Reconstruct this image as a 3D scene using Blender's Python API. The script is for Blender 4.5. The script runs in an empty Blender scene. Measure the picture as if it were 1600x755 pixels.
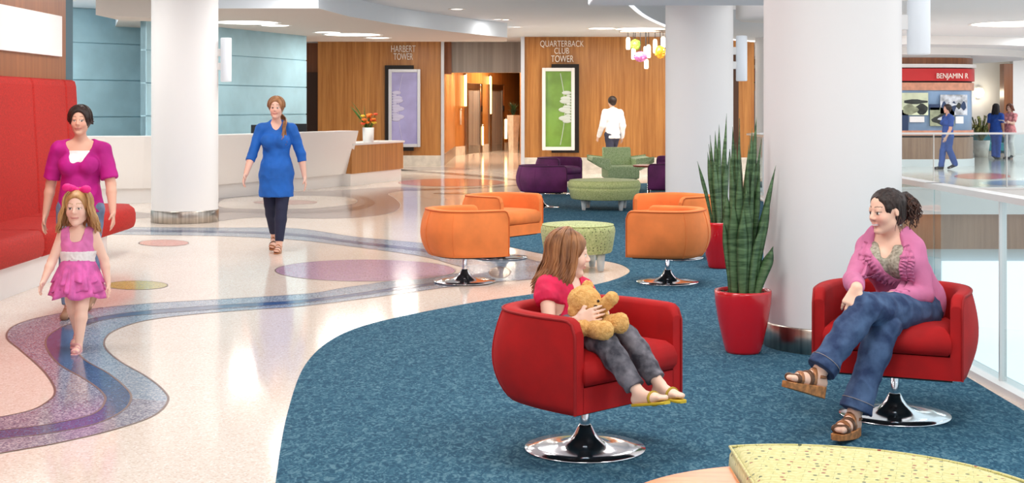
import bpy, bmesh, math, random
import numpy as np
from mathutils import Vector, Matrix, noise as mnoise
random.seed(7); RNG = np.random.default_rng(5)
PI = math.pi
scene = bpy.context.scene
COL = scene.collection

# ------------------------------------------------------------------ camera model (1600 x 755 photograph)
F = 2150.0; EYE = 1.56; HZ = 167.0
def W(px, py, Y):                     # world point at depth Y
    return np.array([(px-800.0)*Y/F, Y, EYE-(py-HZ)*Y/F])
def G(px, py):                        # point on the floor
    Y = F*EYE/(py-HZ)
    return ((px-800.0)*Y/F, Y)
cd = bpy.data.cameras.new('camera'); cam = bpy.data.objects.new('camera', cd); COL.objects.link(cam)
cd.sensor_fit = 'HORIZONTAL'; cd.sensor_width = 36.0; cd.lens = 36.0*F/1600.0
cd.shift_y = -(377.5-HZ)/1600.0; cd.clip_end = 300
cam.location = (0, 0, EYE); cam.rotation_euler = (PI/2, 0, 0)
scene.camera = cam

# ------------------------------------------------------------------ materials
def lin(c):
    out = []
    for v in c[:3]:
        v = v/255.0
        out.append(v/12.92 if v <= .04045 else ((v+.055)/1.055)**2.4)
    return (out[0], out[1], out[2], 1.0)
def mat(name, rgb, rough=.5, metal=0.0, spec=.5, var=None, bump=None, emit=0.0, coat=0.0, sheen=0.0, trans=0.0, ior=1.45, attr=None, vscale=(1,1,1), rgb2=None, ecol=None):
    m = bpy.data.materials.new(name); m.use_nodes = True
    nt = m.node_tree; b = nt.nodes['Principled BSDF']
    b.inputs['Base Color'].default_value = lin(rgb)
    b.inputs['Roughness'].default_value = rough; b.inputs['Metallic'].default_value = metal
    b.inputs['Specular IOR Level'].default_value = spec; b.inputs['IOR'].default_value = ior
    b.inputs['Coat Weight'].default_value = coat; b.inputs['Sheen Weight'].default_value = sheen
    b.inputs['Sheen Roughness'].default_value = .4
    b.inputs['Transmission Weight'].default_value = trans
    if sheen: b.inputs['Sheen Tint'].default_value = lin([min(255, v*1.1+40) for v in rgb])
    if emit:
        b.inputs['Emission Color'].default_value = lin(ecol or rgb); b.inputs['Emission Strength'].default_value = emit
    L = nt.links.new
    if var or bump:
        tc = nt.nodes.new('ShaderNodeTexCoord'); mp = nt.nodes.new('ShaderNodeMapping')
        mp.inputs['Scale'].default_value = vscale
        L(tc.outputs['Object'], mp.inputs['Vector'])
    if var:
        n = nt.nodes.new('ShaderNodeTexNoise'); n.inputs['Scale'].default_value = var[0]; n.inputs['Detail'].default_value = 4
        L(mp.outputs['Vector'], n.inputs['Vector'])
        r = nt.nodes.new('ShaderNodeValToRGB')
        r.color_ramp.elements[0].position = .36; r.color_ramp.elements[1].position = .64
        a = var[1]
        r.color_ramp.elements[0].color = lin(rgb2) if rgb2 else lin([v*(1-a) for v in rgb])
        r.color_ramp.elements[1].color = lin(rgb) if rgb2 else lin([min(255, v*(1+a*.6)) for v in rgb])
        L(n.outputs['Fac'], r.inputs['Fac']); L(r.outputs['Color'], b.inputs['Base Color'])
    if attr:
        at = nt.nodes.new('ShaderNodeVertexColor'); at.layer_name = attr
        L(at.outputs['Color'], b.inputs['Base Color'])
    if bump:
        n2 = nt.nodes.new('ShaderNodeTexNoise'); n2.inputs['Scale'].default_value = bump[0]; n2.inputs['Detail'].default_value = 3
        L(mp.outputs['Vector'], n2.inputs['Vector'])
        bp = nt.nodes.new('ShaderNodeBump'); bp.inputs['Strength'].default_value = bump[1]; bp.inputs['Distance'].default_value = .01
        L(n2.outputs['Fac'], bp.inputs['Height']); L(bp.outputs['Normal'], b.inputs['Normal'])
    return m
def speckle(name, base, chips, scale, rough=.12, amount=.5):
    m = bpy.data.materials.new(name); m.use_nodes = True; nt = m.node_tree; b = nt.nodes['Principled BSDF']; L = nt.links.new
    b.inputs['Roughness'].default_value = rough; b.inputs['Specular IOR Level'].default_value = .42
    tc = nt.nodes.new('ShaderNodeTexCoord')
    v = nt.nodes.new('ShaderNodeTexVoronoi'); v.inputs['Scale'].default_value = scale
    L(tc.outputs['Object'], v.inputs['Vector'])
    sep = nt.nodes.new('ShaderNodeSeparateColor'); L(v.outputs['Color'], sep.inputs['Color'])
    r = nt.nodes.new('ShaderNodeValToRGB'); r.color_ramp.interpolation = 'CONSTANT'
    e = r.color_ramp.elements
    e[0].color = lin(base); e[0].position = 0
    e[1].color = lin(chips[0]); e[1].position = 1-amount
    if len(chips) > 1:
        x = e.new(1-amount*.45); x.color = lin(chips[1])
    L(sep.outputs['Red'], r.inputs['Fac'])
    n = nt.nodes.new('ShaderNodeTexNoise'); n.inputs['Scale'].default_value = .8; L(tc.outputs['Object'], n.inputs['Vector'])
    mx = nt.nodes.new('ShaderNodeMix'); mx.data_type = 'RGBA'; mx.blend_type = 'MULTIPLY'; mx.inputs['Factor'].default_value = .12
    L(r.outputs['Color'], mx.inputs['A']); L(n.outputs['Fac'], mx.inputs['B'])
    L(mx.outputs['Result'], b.inputs['Base Color'])
    return m
def wood(name, c1, c2, rough=.35, sc=(9, 9, .35)):
    m = bpy.data.materials.new(name); m.use_nodes = True; nt = m.node_tree; b = nt.nodes['Principled BSDF']; L = nt.links.new
    b.inputs['Roughness'].default_value = rough
    g = nt.nodes.new('ShaderNodeNewGeometry'); mp = nt.nodes.new('ShaderNodeMapping'); mp.inputs['Scale'].default_value = sc
    L(g.outputs['Position'], mp.inputs['Vector'])
    n = nt.nodes.new('ShaderNodeTexNoise'); n.inputs['Scale'].default_value = 1.6; n.inputs['Detail'].default_value = 6; n.inputs['Roughness'].default_value = .65
    L(mp.outputs['Vector'], n.inputs['Vector'])
    r = nt.nodes.new('ShaderNodeValToRGB'); r.color_ramp.elements[0].position = .3; r.color_ramp.elements[1].position = .7
    r.color_ramp.elements[0].color = lin(c1); r.color_ramp.elements[1].color = lin(c2)
    L(n.outputs['Fac'], r.inputs['Fac']); L(r.outputs['Color'], b.inputs['Base Color'])
    return m
def dotted(name, base, base2, dots, dotscale, dotr, line=None, linesc=30, rot=0.3):
    """woven upholstery: fine weave, a dot in each cell of a grid, optional thin grid lines"""
    m = bpy.data.materials.new(name); m.use_nodes = True; nt = m.node_tree; b = nt.nodes['Principled BSDF']; L = nt.links.new
    b.inputs['Roughness'].default_value = .8; b.inputs['Sheen Weight'].default_value = .15
    tc = nt.nodes.new('ShaderNodeTexCoord'); mp = nt.nodes.new('ShaderNodeMapping'); mp.inputs['Rotation'].default_value = (0, 0, rot)
    L(tc.outputs['Object'], mp.inputs['Vector'])
    n = nt.nodes.new('ShaderNodeTexNoise'); n.inputs['Scale'].default_value = 60; n.inputs['Detail'].default_value = 3; L(mp.outputs['Vector'], n.inputs['Vector'])
    r0 = nt.nodes.new('ShaderNodeValToRGB'); r0.color_ramp.elements[0].position = .38; r0.color_ramp.elements[1].position = .62
    r0.color_ramp.elements[0].color = lin(base2); r0.color_ramp.elements[1].color = lin(base); L(n.outputs['Fac'], r0.inputs['Fac'])
    col = r0.outputs['Color']
    if line:
        bk = nt.nodes.new('ShaderNodeTexBrick'); bk.inputs['Scale'].default_value = linesc
        bk.inputs['Color1'].default_value = (1,1,1,1); bk.inputs['Color2'].default_value = (1,1,1,1); bk.inputs['Mortar'].default_value = (0,0,0,1)
        bk.inputs['Mortar Size'].default_value = .012; bk.inputs['Mortar Smooth'].default_value = .2
        bk.inputs['Brick Width'].default_value = 1.6; bk.inputs['Row Height'].default_value = .5
        L(mp.outputs['Vector'], bk.inputs['Vector'])
        mx = nt.nodes.new('ShaderNodeMix'); mx.data_type = 'RGBA'
        L(bk.outputs['Color'], mx.inputs['Factor']); mx.inputs['A'].default_value = lin(line); L(col, mx.inputs['B']); col = mx.outputs['Result']
    v = nt.nodes.new('ShaderNodeTexVoronoi'); v.inputs['Scale'].default_value = dotscale; v.inputs['Randomness'].default_value = .55
    L(mp.outputs['Vector'], v.inputs['Vector'])
    lt = nt.nodes.new('ShaderNodeMath'); lt.operation = 'LESS_THAN'; lt.inputs[1].default_value = dotr; L(v.outputs['Distance'], lt.inputs[0])
    sp = nt.nodes.new('ShaderNodeSeparateColor'); L(v.outputs['Color'], sp.inputs['Color'])
    r = nt.nodes.new('ShaderNodeValToRGB'); r.color_ramp.interpolation = 'CONSTANT'
    r.color_ramp.elements[0].color = lin(dots[0]); r.color_ramp.elements[1].position = .5; r.color_ramp.elements[1].color = lin(dots[-1])
    L(sp.outputs['Red'], r.inputs['Fac'])
    m2 = nt.nodes.new('ShaderNodeMix'); m2.data_type = 'RGBA'
    L(lt.outputs[0], m2.inputs['Factor']); L(col, m2.inputs['A']); L(r.outputs['Color'], m2.inputs['B'])
    L(m2.outputs['Result'], b.inputs['Base Color'])
    return m
def glassmat(name, tint, gloss=.07):
    m = bpy.data.materials.new(name); m.use_nodes = True; nt = m.node_tree; L = nt.links.new
    for n in list(nt.nodes):
        if n.type == 'BSDF_PRINCIPLED': nt.nodes.remove(n)
    out = [n for n in nt.nodes if n.type == 'OUTPUT_MATERIAL'][0]
    t = nt.nodes.new('ShaderNodeBsdfTransparent'); t.inputs['Color'].default_value = lin(tint)
    g = nt.nodes.new('ShaderNodeBsdfGlossy'); g.inputs['Roughness'].default_value = .03
    fr = nt.nodes.new('ShaderNodeFresnel'); fr.inputs['IOR'].default_value = 1.5
    mx = nt.nodes.new('ShaderNodeMixShader')
    gm = nt.nodes.new('ShaderNodeNewGeometry'); iv = nt.nodes.new('ShaderNodeMath'); iv.operation = 'SUBTRACT'; iv.inputs[0].default_value = 1; L(gm.outputs['Backfacing'], iv.inputs[1])
    ml = nt.nodes.new('ShaderNodeMath'); ml.operation = 'MULTIPLY'; L(fr.outputs['Fac'], ml.inputs[0]); L(iv.outputs[0], ml.inputs[1])   # one reflection, on the face that is met first
    L(ml.outputs[0], mx.inputs['Fac']); L(t.outputs['BSDF'], mx.inputs[1]); L(g.outputs['BSDF'], mx.inputs[2])
    L(mx.outputs['Shader'], out.inputs['Surface'])
    return m

M = {}
M['terrazzo'] = speckle('terrazzo_cream', (238,225,212), [(226,208,192),(246,239,231)], 110, .10, .35)
M['terr_grey'] = speckle('terrazzo_blue_grey', (142,160,180), [(184,194,204),(108,128,152)], 110, .12, .5)
M['terr_purple'] = speckle('terrazzo_purple_grey', (140,142,160), [(186,188,196),(104,102,128)], 110, .12, .5)
M['terr_navy'] = speckle('terrazzo_navy', (58,88,130), [(88,120,158),(44,62,104)], 110, .12, .35)
M['terr_taupe'] = speckle('terrazzo_taupe', (166,154,152), [(184,174,170),(144,130,130)], 110, .12, .4)
M['terr_dtaupe'] = speckle('terrazzo_dark_taupe', (124,112,113), [(148,136,134),(106,94,98)], 110, .12, .4)
M['terr_lilac'] = speckle('terrazzo_lilac', (186,152,178), [(202,172,194),(168,134,160)], 110, .12, .4)
M['terr_coral'] = speckle('terrazzo_coral', (222,128,106), [(232,150,128),(204,108,90)], 110, .12, .4)
M['terr_green'] = speckle('terrazzo_green', (196,186,104), [(206,198,128),(176,170,88)], 110, .12, .4)
M['terr_rose'] = speckle('terrazzo_rose', (214,170,160), [(224,186,178),(200,156,146)], 110, .12, .4)
M['divider'] = mat('floor_divider_strip', (126,104,96), .3, .3)
M['white'] = mat('white_paint', (240,238,236), .55)
M['column'] = mat('column_plaster', (234,232,231), .5)
M['ceil'] = mat('ceiling_paint', (222,229,236), .8)
M['soffit'] = mat('soffit_paint', (214,203,194), .8)
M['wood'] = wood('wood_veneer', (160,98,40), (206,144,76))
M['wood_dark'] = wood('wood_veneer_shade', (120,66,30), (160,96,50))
M['wood_base'] = mat('stone_plinth', (228,220,208), .4, var=(6,.06))
M['wood_brown'] = wood('brown_wall_veneer', (128,74,40), (156,96,56))
M['wood_top'] = wood('table_maple', (206,118,62), (228,146,84), .25, (3,14,3))
M['dark'] = mat('black_recess', (26,18,16), .6)
M['darkbrown'] = mat('dark_door', (74,46,30), .5)
M['blue'] = mat('blue_wall_panel', (160,196,208), .65, var=(2,.04))
M['teal'] = mat('dark_teal_paint', (72,104,116), .6)
M['steel'] = mat('brushed_steel', (176,166,156), .28, 1.0, var=(30,.15), vscale=(1,1,.02))
M['chrome'] = mat('chrome', (232,232,236), .11, 1.0)
M['silver'] = mat('silver_frame', (212,214,220), .3, .3)
M['lintel'] = mat('grey_lintel_metal', (160,152,144), .45, .3, var=(10,.08), vscale=(1,1,.02))
M['red_velvet'] = mat('red_velvet', (174,5,9), .8, sheen=.08, var=(7,.07), bump=(300,.08))
M['red_weave'] = mat('red_bench_weave', (180,32,24), .8, sheen=.08, var=(60,.10), bump=(200,.2))
M['orange_velvet'] = mat('orange_velvet', (238,132,66), .75, sheen=.15, var=(5,.05), bump=(300,.08))
M['orange_piping'] = mat('orange_piping', (204,100,40), .7)
M['red_piping'] = mat('red_piping', (150,8,12), .7)
M['purple_velvet'] = mat('purple_velvet', (104,36,92), .7, sheen=.2, var=(5,.12))
M['purple_piping'] = mat('purple_piping', (62,18,58), .7)
M['green_dots'] = dotted('green_dotted_weave', (190,198,138), (158,172,110), [(84,94,56),(104,96,62)], 34, .23)
M['green_oval'] = dotted('green_flecked_weave', (208,212,148), (178,188,118), [(112,126,66),(104,112,66)], 34, .16)
M['green_front'] = dotted('lime_weave_with_dashes', (212,204,146), (196,190,122), [(150,70,54),(78,86,60)], 27, .18, line=(140,138,84), linesc=18)
M['green_chair'] = dotted('green_tweed', (208,222,172), (172,198,138), [(128,160,100),(220,232,186)], 40, .25)
M['acrylic'] = mat('clear_acrylic', (240,246,248), .06, trans=.5, ior=1.3)
M['pot'] = mat('red_glazed_pot', (206,20,34), .22, coat=.5)
M['soil'] = mat('bark_soil', (74,52,38), .95, var=(60,.5), bump=(60,.6))
M['glass'] = glassmat('rail_glass', (236,246,248))
M['rail'] = mat('handrail_metal', (222,220,218), .3, .55)
M['lamp_tube'] = mat('lamp_glass', (232,238,244), .4, emit=.06)
M['lamp_disc'] = mat('light_diffuser', (255,250,240), .5, emit=3.0)
M['warm_strip'] = mat('warm_light_strip', (255,222,150), .5, emit=5.0)
M['black_plastic'] = mat('black_plastic', (24,24,28), .4)
M['counter'] = mat('counter_solid_surface', (248,244,241), .3)
M['rust'] = mat('kiosk_copper', (214,150,122), .4, var=(8,.06))
M['kiosk_wood'] = wood('kiosk_wood', (150,112,88), (182,142,114))
M['kiosk_red'] = mat('kiosk_red_band', (206,40,42), .4)
M['kiosk_blue'] = mat('kiosk_blue_panel', (136,164,196), .35, var=(1.2,.10))
M['letters'] = mat('white_letters', (250,244,232), .35)
M['water_green'] = mat('green_glass_art', (122,160,72), .15, var=(2,.10), coat=.4)
M['lavender'] = mat('lavender_glass_art', (168,164,214), .15, var=(2,.06), coat=.4)
M['lav_glow'] = mat('lavender_glow_edge', (190,190,250), .4, emit=.5)
M['art_relief'] = mat('pale_etched_relief', (206,214,206), .4)
M['art_relief2'] = mat('lavender_etched_relief', (200,198,228), .4)
# ------------------------------------------------------------------ object helpers
def new_obj(name, me, parent=None, loc=None):
    o = bpy.data.objects.new(name, me); COL.objects.link(o)
    if parent is not None: o.parent = parent
    if loc is not None: o.location = loc
    return o
def tag(o, label, cat, group=None):
    o['label'] = label; o['category'] = cat
    if group: o['group'] = group
    return o
def thing(name, label, cat, loc=(0,0,0), rz=0, group=None):
    o = bpy.data.objects.new(name, None); COL.objects.link(o); o.empty_display_size = .1
    o.location = loc; o.rotation_euler = (0, 0, rz)
    return tag(o, label, cat, group)
def dup(root, loc, rz, label, group=None):
    r = root.copy(); COL.objects.link(r); r.location = loc; r.rotation_euler = (0, 0, rz); r['label'] = label
    if group: r['group'] = group
    for ch in list(root.children):
        c = ch.copy(); COL.objects.link(c); c.parent = r
        for g in list(ch.children):
            d = g.copy(); COL.objects.link(d); d.parent = c
    return r
class MB:
    def __init__(s): s.v = []; s.f = []; s.mi = []; s.sm = []
    def add(s, verts, faces, mi=0, smooth=False):
        n = len(s.v); s.v += [tuple(map(float, v)) for v in verts]
        for f in faces: s.f.append(tuple(i+n for i in f)); s.mi.append(mi); s.sm.append(smooth)
        return s
    def box(s, x0, y0, z0, x1, y1, z1, mi=0):
        v = [(x0,y0,z0),(x1,y0,z0),(x1,y1,z0),(x0,y1,z0),(x0,y0,z1),(x1,y0,z1),(x1,y1,z1),(x0,y1,z1)]
        return s.add(v, [(0,3,2,1),(4,5,6,7),(0,1,5,4),(1,2,6,5),(2,3,7,6),(3,0,4,7)], mi)
    def obox(s, c, ax, ay, az, mi=0):            # oriented box: centre and half-axis vectors
        c, ax, ay, az = map(lambda q: np.array(q, float), (c, ax, ay, az))
        v = [c+i*ax+j*ay+k*az for k in (-1,1) for (i,j) in ((-1,-1),(1,-1),(1,1),(-1,1))]
        return s.add(v, [(0,3,2,1),(4,5,6,7),(0,1,5,4),(1,2,6,5),(2,3,7,6),(3,0,4,7)], mi)
    def prism(s, poly, z0, z1, mi=0, mi_side=None, smooth_side=False):
        n = len(poly)
        a = sum(poly[i][0]*poly[(i+1)%n][1]-poly[(i+1)%n][0]*poly[i][1] for i in range(n))
        if a < 0: poly = poly[::-1]
        s.add([(p[0],p[1],z1) for p in poly], [tuple(range(n))], mi)
        s.add([(p[0],p[1],z0) for p in poly], [tuple(range(n))[::-1]], mi)
        v = [(p[0],p[1],z0) for p in poly]+[(p[0],p[1],z1) for p in poly]
        return s.add(v, [(i,(i+1)%n,n+(i+1)%n,n+i) for i in range(n)], mi if mi_side is None else mi_side, smooth_side)
    def flat(s, poly, z, mi=0):
        n = len(poly)
        a = sum(poly[i][0]*poly[(i+1)%n][1]-poly[(i+1)%n][0]*poly[i][1] for i in range(n))
        if a < 0: poly = poly[::-1]
        return s.add([(p[0],p[1],z) for p in poly], [tuple(range(n))], mi)
    def lathe(s, prof, c=(0,0,0), seg=40, mi=0, sx=1, sy=1, smooth=True, caps=True):
        v = []; f = []; n = len(prof)
        for (r, z) in prof:
            for k in range(seg):
                t = 2*PI*k/seg; v.append((c[0]+r*sx*math.cos(t), c[1]+r*sy*math.sin(t), c[2]+z))
        for i in range(n-1):
            for k in range(seg):
                k2 = (k+1)%seg; f.append((i*seg+k, i*seg+k2, (i+1)*seg+k2, (i+1)*seg+k))
        s.add(v, f, mi, smooth)
        if caps and prof[0][0] > 1e-5: s.add(v[:seg], [tuple(range(seg))[::-1]], mi)
        if caps and prof[-1][0] > 1e-5: s.add(v[-seg:], [tuple(range(seg))], mi)
        return s
    def tube(s, pts, r, seg=8, mi=0, flat=None, closed=False):
        pts = [np.array(p, float) for p in pts]; n = len(pts)
        rs = r if hasattr(r, '__len__') else [r]*n
        v = []; f = []; prev = None
        for i in range(n):
            a = pts[i-1] if (i > 0 or closed) else pts[i]; b = pts[(i+1)%n] if (i < n-1 or closed) else pts[i]
            t = b-a; t /= (np.linalg.norm(t)+1e-9)
            if prev is None:
                u = np.cross(t, (0,0,1) if abs(t[2]) < .9 else (1,0,0)); u /= np.linalg.norm(u)
            else:
                u = prev-t*np.dot(prev, t); u /= (np.linalg.norm(u)+1e-9)
            prev = u; w = np.cross(t, u)
            for k in range(seg):
                q = 2*PI*k/seg; v.append(pts[i]+rs[i]*(math.cos(q)*u+math.sin(q)*w*(flat or 1)))
        m = n if closed else n-1
        for i in range(m):
            for k in range(seg):
                k2 = (k+1)%seg; j = (i+1)%n
                f.append((i*seg+k, i*seg+k2, j*seg+k2, j*seg+k))
        s.add(v, f, mi, True)
        if not closed:
            s.add(v[:seg], [tuple(range(seg))[::-1]], mi); s.add(v[-seg:], [tuple(range(seg))], mi)
        return s
    def ell(s, c, r, seg=20, rings=12, mi=0):
        prof = [(max(1e-6, math.sin(PI*i/rings)), -math.cos(PI*i/rings)) for i in range(rings+1)]
        v = []; f = []
        for (q, z) in prof:
            for k in range(seg):
                t = 2*PI*k/seg; v.append((c[0]+r[0]*q*math.cos(t), c[1]+r[1]*q*math.sin(t), c[2]+r[2]*z))
        for i in range(rings):
            for k in range(seg):
                k2 = (k+1)%seg; f.append((i*seg+k, i*seg+k2, (i+1)*seg+k2, (i+1)*seg+k))
        return s.add(v, f, mi, True)
    def grid(s, rows, mi=0, closed_u=False, smooth=True):   # rows: list of equal length point lists
        n = len(rows); m = len(rows[0]); v = [p for r in rows for p in r]; f = []
        for i in range(n-1):
            for k in range(m if closed_u else m-1):
                k2 = (k+1)%m; f.append((i*m+k, i*m+k2, (i+1)*m+k2, (i+1)*m+k))
        return s.add(v, f, mi, smooth)
    def build(s, name, mats, parent=None, loc=None, bevel=0, struct=False, sub=0):
        me = bpy.data.meshes.new(name); me.from_pydata(s.v, [], s.f)
        for m in (mats if isinstance(mats, (list, tuple)) else [mats]): me.materials.append(m)
        me.polygons.foreach_set('material_index', s.mi); me.polygons.foreach_set('use_smooth', s.sm); me.update()
        o = new_obj(name, me, parent, loc)
        if bevel:
            b = o.modifiers.new('b', 'BEVEL'); b.width = bevel; b.segments = 3; b.limit_method = 'ANGLE'
        if sub:
            b = o.modifiers.new('s', 'SUBSURF'); b.levels = sub; b.render_levels = sub
        if struct: o['kind'] = 'structure'
        return o
def spline(pts, per=8, closed=False):
    pts = [np.array(p, float) for p in pts]; n = len(pts); out = []
    for i in range(n if closed else n-1):
        g = lambda k: pts[k % n] if closed else pts[min(max(k, 0), n-1)]
        p0, p1, p2, p3 = g(i-1), g(i), g(i+1), g(i+2)
        for j in range(per):
            t = j/per
            out.append(.5*((2*p1)+(-p0+p2)*t+(2*p0-5*p1+4*p2-p3)*t*t+(-p0+3*p1-3*p2+p3)*t**3))
    if not closed: out.append(pts[-1])
    return out

# ------------------------------------------------------------------ floor with inlaid terrazzo
fl = MB()
FM = ['terrazzo','terr_grey','terr_purple','terr_navy','terr_taupe','terr_dtaupe','terr_lilac','terr_coral','terr_green','terr_rose','divider','white']
FI = {k: i for i, k in enumerate(FM)}
for x0, y0, x1, y1 in ((-16,-4,2.75,26),(-16,26,28,56),(2.75,9.8,4.2,26)):
    if x1 == 4.2:
        fl.prism([(2.75,9.8),(4.2,14),(4.2,26),(2.75,26)], -.45, 0, 0)
    else:
        fl.box(x0, y0, -.45, x1, y1, 0, 0)
def gp(pts, closed=True, per=8):
    return [G(p[0], p[1]) for p in spline(pts, per, closed)]
def inlay(pix, m, z, per=8, edge=True, closed=True, raw=None):
    poly = raw if raw is not None else gp(pix, closed, per)
    fl.flat(poly, z, FI[m])
    if edge: strip(poly, z+.0003, .011, closed=True)
    return poly
def strip(poly, z, w, closed=False, m='divider'):
    p = [np.array(q, float) for q in poly]; n = len(p); L = []; R = []
    for i in range(n):
        a = p[i-1] if (i > 0 or closed) else p[i]; b = p[(i+1)%n] if (i < n-1 or closed) else p[i]
        t = b-a; t /= (np.linalg.norm(t)+1e-9); nn = np.array([-t[1], t[0]])
        L.append(tuple(p[i]+nn*w/2)+(z,)); R.append(tuple(p[i]-nn*w/2)+(z,))
    f = [(i, n+i, n+(i+1)%n, (i+1)%n) for i in range(n if closed else n-1)]
    # orient faces upwards
    fl.add(L+R, [tuple(reversed(q)) if False else q for q in f], FI[m])
# serpentine band in the foreground: outer left edge, navy core, outer right edge
bl = [(-520,760),(-260,690),(-60,658),(0,652),(50,641),(77,626),(86,613),(80,596),(62,574),(30,546),(12,531),(12,519),(25,508),(55,498),(99,489),(149,482),(238,474),(343,468),(480,459),(537,450),(628,437),(690,431),(735,424)]
br = [(-520,880),(-260,775),(-60,722),(0,709),(84,694),(174,673),(238,651),(262,628),(256,611),(229,589),(189,566),(166,546),(164,531),(179,517),(224,502),(298,492),(398,484),(480,478),(628,459),(700,449),(775,441),(838,436),(880,428)]
cl_ = [(-520,810),(-260,724),(-60,682),(0,673),(74,664),(144,648),(164,628),(159,613),(134,594),(94,571),(75,549),(72,531),(87,517),(119,504),(199,489),(343,477),(480,468),(628,448),(735,435)]
cr_ = [(-520,838),(-260,742),(-60,698),(0,687),(75,678),(149,663),(191,643),(205,623),(196,606),(169,584),(134,564),(117,544),(117,524),(139,507),(199,495),(343,483),(480,473),(628,453),(735,437)]
# the second band coming from behind the column, merging with the first at the right
u2 = [(150,352),(200,355),(339,356),(459,357),(554,370),(660,380),(720,388),(802,400),(850,411),(895,420)]
l2 = [(150,366),(200,367),(339,369),(459,375),(554,386),(660,401),(705,413),(732,420)]
S = lambda p, per=10: spline(p, per)
g_ = lambda p: [G(*q) for q in p]
band1 = g_(S(bl))+g_(S(br))[::-1]
fl.flat(band1, .0010, FI['terr_grey'])
half = g_(S(bl[:15]))+g_(S(cl_[:14]))[::-1]
fl.flat(half, .0014, FI['terr_purple'])
fl.flat(g_(S(cr_[:8]))+g_(S(br[:8]))[::-1], .0014, FI['terr_purple'])
band2 = g_(S(u2))+g_(S(l2))[::-1]
tail = g_(S(u2[6:]))+[G(880,428)]+[G(838,436),G(775,441),G(735,445)]+[G(732,420)]
fl.flat(band2, .0010, FI['terr_grey']); fl.flat(tail, .0012, FI['terr_grey'])
fl.flat(g_(S(cl_))+g_(S(cr_))[::-1], .0018, FI['terr_navy'])
d2 = [(150,358),(339,361),(459,365),(554,377),(660,389),(720,398)]; d2b = [(150,362),(339,364),(459,369),(554,381),(660,394),(720,404)]
fl.flat(g_(S(d2))+g_(S(d2b))[::-1], .0018, FI['terr_navy'])
for e in (bl, br, cl_, cr_, u2, l2): strip(g_(S(e)), .0024, .012)
inlay([(781+16.5*1.0*math.cos(t)+0, 426+9*math.sin(t)) for t in np.linspace(0, 2*PI, 13)[:-1]], 'terr_dtaupe', .0020, 4)
def disc(cx, cy, rx, ry, m, z=.0016, ring=None):
    t = np.linspace(0, 2*PI, 49)[:-1]
    inlay(None, m, z, raw=[G(cx+rx*math.cos(a), cy+ry*math.sin(a)) for a in t])
disc(571, 423, 141, 17, 'terr_lilac'); disc(256, 380, 39, 5.2, 'terr_coral'); disc(213, 446, 49, 7, 'terr_green')
# taupe loop beside the counter
outer = [(300,346),(400,340),(491,341.5),(552,340.5),(589,337),(616,331),(626,321.5),(619,311.5),(607,303.5),(620,299.5),(660,294.5),(610,292.5),(552,296),(491,299),(400,301),(310,309)]
inlay(outer, 'terr_taupe', .0010)
inlay([(330,330),(400,333),(491,333),(556,329),(585,320),(578,311),(552,304),(491,302),(400,303.5),(330,310)], 'terr_dtaupe', .0013, edge=False)
inlay([(340,327),(400,330),(491,330),(546,325),(569,319),(565,311),(545,306.5),(491,304),(400,305),(345,311)], 'terr_taupe', .0016, edge=False)
inlay([(345,324),(400,327),(491,326),(545,320),(558,315),(548,309.5),(491,306.5),(400,307.5),(350,312)], 'terrazzo', .0020)
disc(446, 316.5, 50, 3.6, 'terr_rose', .0026)
disc(706, 285.5, 84, 6.2, 'terr_coral'); disc(706, 302.5, 30, 1.2, 'terr_dtaupe')
inlay([(600,297.5),(660,295),(740,292.6),(815,288.6),(816,290),(740,295),(660,298)], 'terr_dtaupe', .0012, edge=False)
inlay([(600,264),(660,267),(760,274.5),(812,281),(806,282.5),(740,276),(660,270),(600,267.5)], 'terr_dtaupe', .0012, edge=False)
inlay([(600,262),(680,261),(740,264.5),(680,266.5),(600,266)], 'terr_taupe', .0012, edge=False)
inlay([(250,311),(330,309.5),(470,296),(552,287),(470,290),(330,303),(250,308)], 'terr_taupe', .0009, edge=False)
inlay([(120,338),(200,331),(240,333),(340,330),(240,340),(140,345)], 'terr_taupe', .0009, edge=False)
inlay(None, 'terr_coral', .0012, raw=[G(1535+44*math.cos(a), 275.5+5*math.sin(a)) for a in np.linspace(0, 2*PI, 33)[:-1]])
inlay(None, 'terr_grey', .0011, raw=[G(1590+60*math.cos(a), 286+4*math.sin(a)) for a in np.linspace(0, 2*PI, 33)[:-1]])
floor = fl.build('floor', [M[k] for k in FM], struct=True)

# carpet
cm = bpy.data.materials.new('carpet_blue'); cm.use_nodes = True; nt = cm.node_tree; b_ = nt.nodes['Principled BSDF']; L = nt.links.new
b_.inputs['Roughness'].default_value = .95; b_.inputs['Specular IOR Level'].default_value = .15
tc = nt.nodes.new('ShaderNodeTexCoord'); mp = nt.nodes.new('ShaderNodeMapping'); mp.inputs['Scale'].default_value = (1, .55, 1); mp.inputs['Rotation'].default_value = (0,0,.15)
L(tc.outputs['Object'], mp.inputs['Vector'])
n1 = nt.nodes.new('ShaderNodeTexNoise'); n1.inputs['Scale'].default_value = 34; n1.inputs['Detail'].default_value = 3; n1.inputs['Distortion'].default_value = 1.6; L(mp.outputs['Vector'], n1.inputs['Vector'])
r1 = nt.nodes.new('ShaderNodeValToRGB'); e = r1.color_ramp.elements; e[0].position = .38; e[0].color = lin((42,80,103)); e[1].position = .66; e[1].color = lin((92,130,146))
x = e.new(.5); x.color = lin((53,96,119)); L(n1.outputs['Fac'], r1.inputs['Fac'])
n2 = nt.nodes.new('ShaderNodeTexNoise'); n2.inputs['Scale'].default_value = 350; n2.inputs['Detail'].default_value = 2; L(tc.outputs['Object'], n2.inputs['Vector'])
mx = nt.nodes.new('ShaderNodeMix'); mx.data_type = 'RGBA'; mx.blend_type = 'OVERLAY'; mx.inputs['Factor'].default_value = .6
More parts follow.
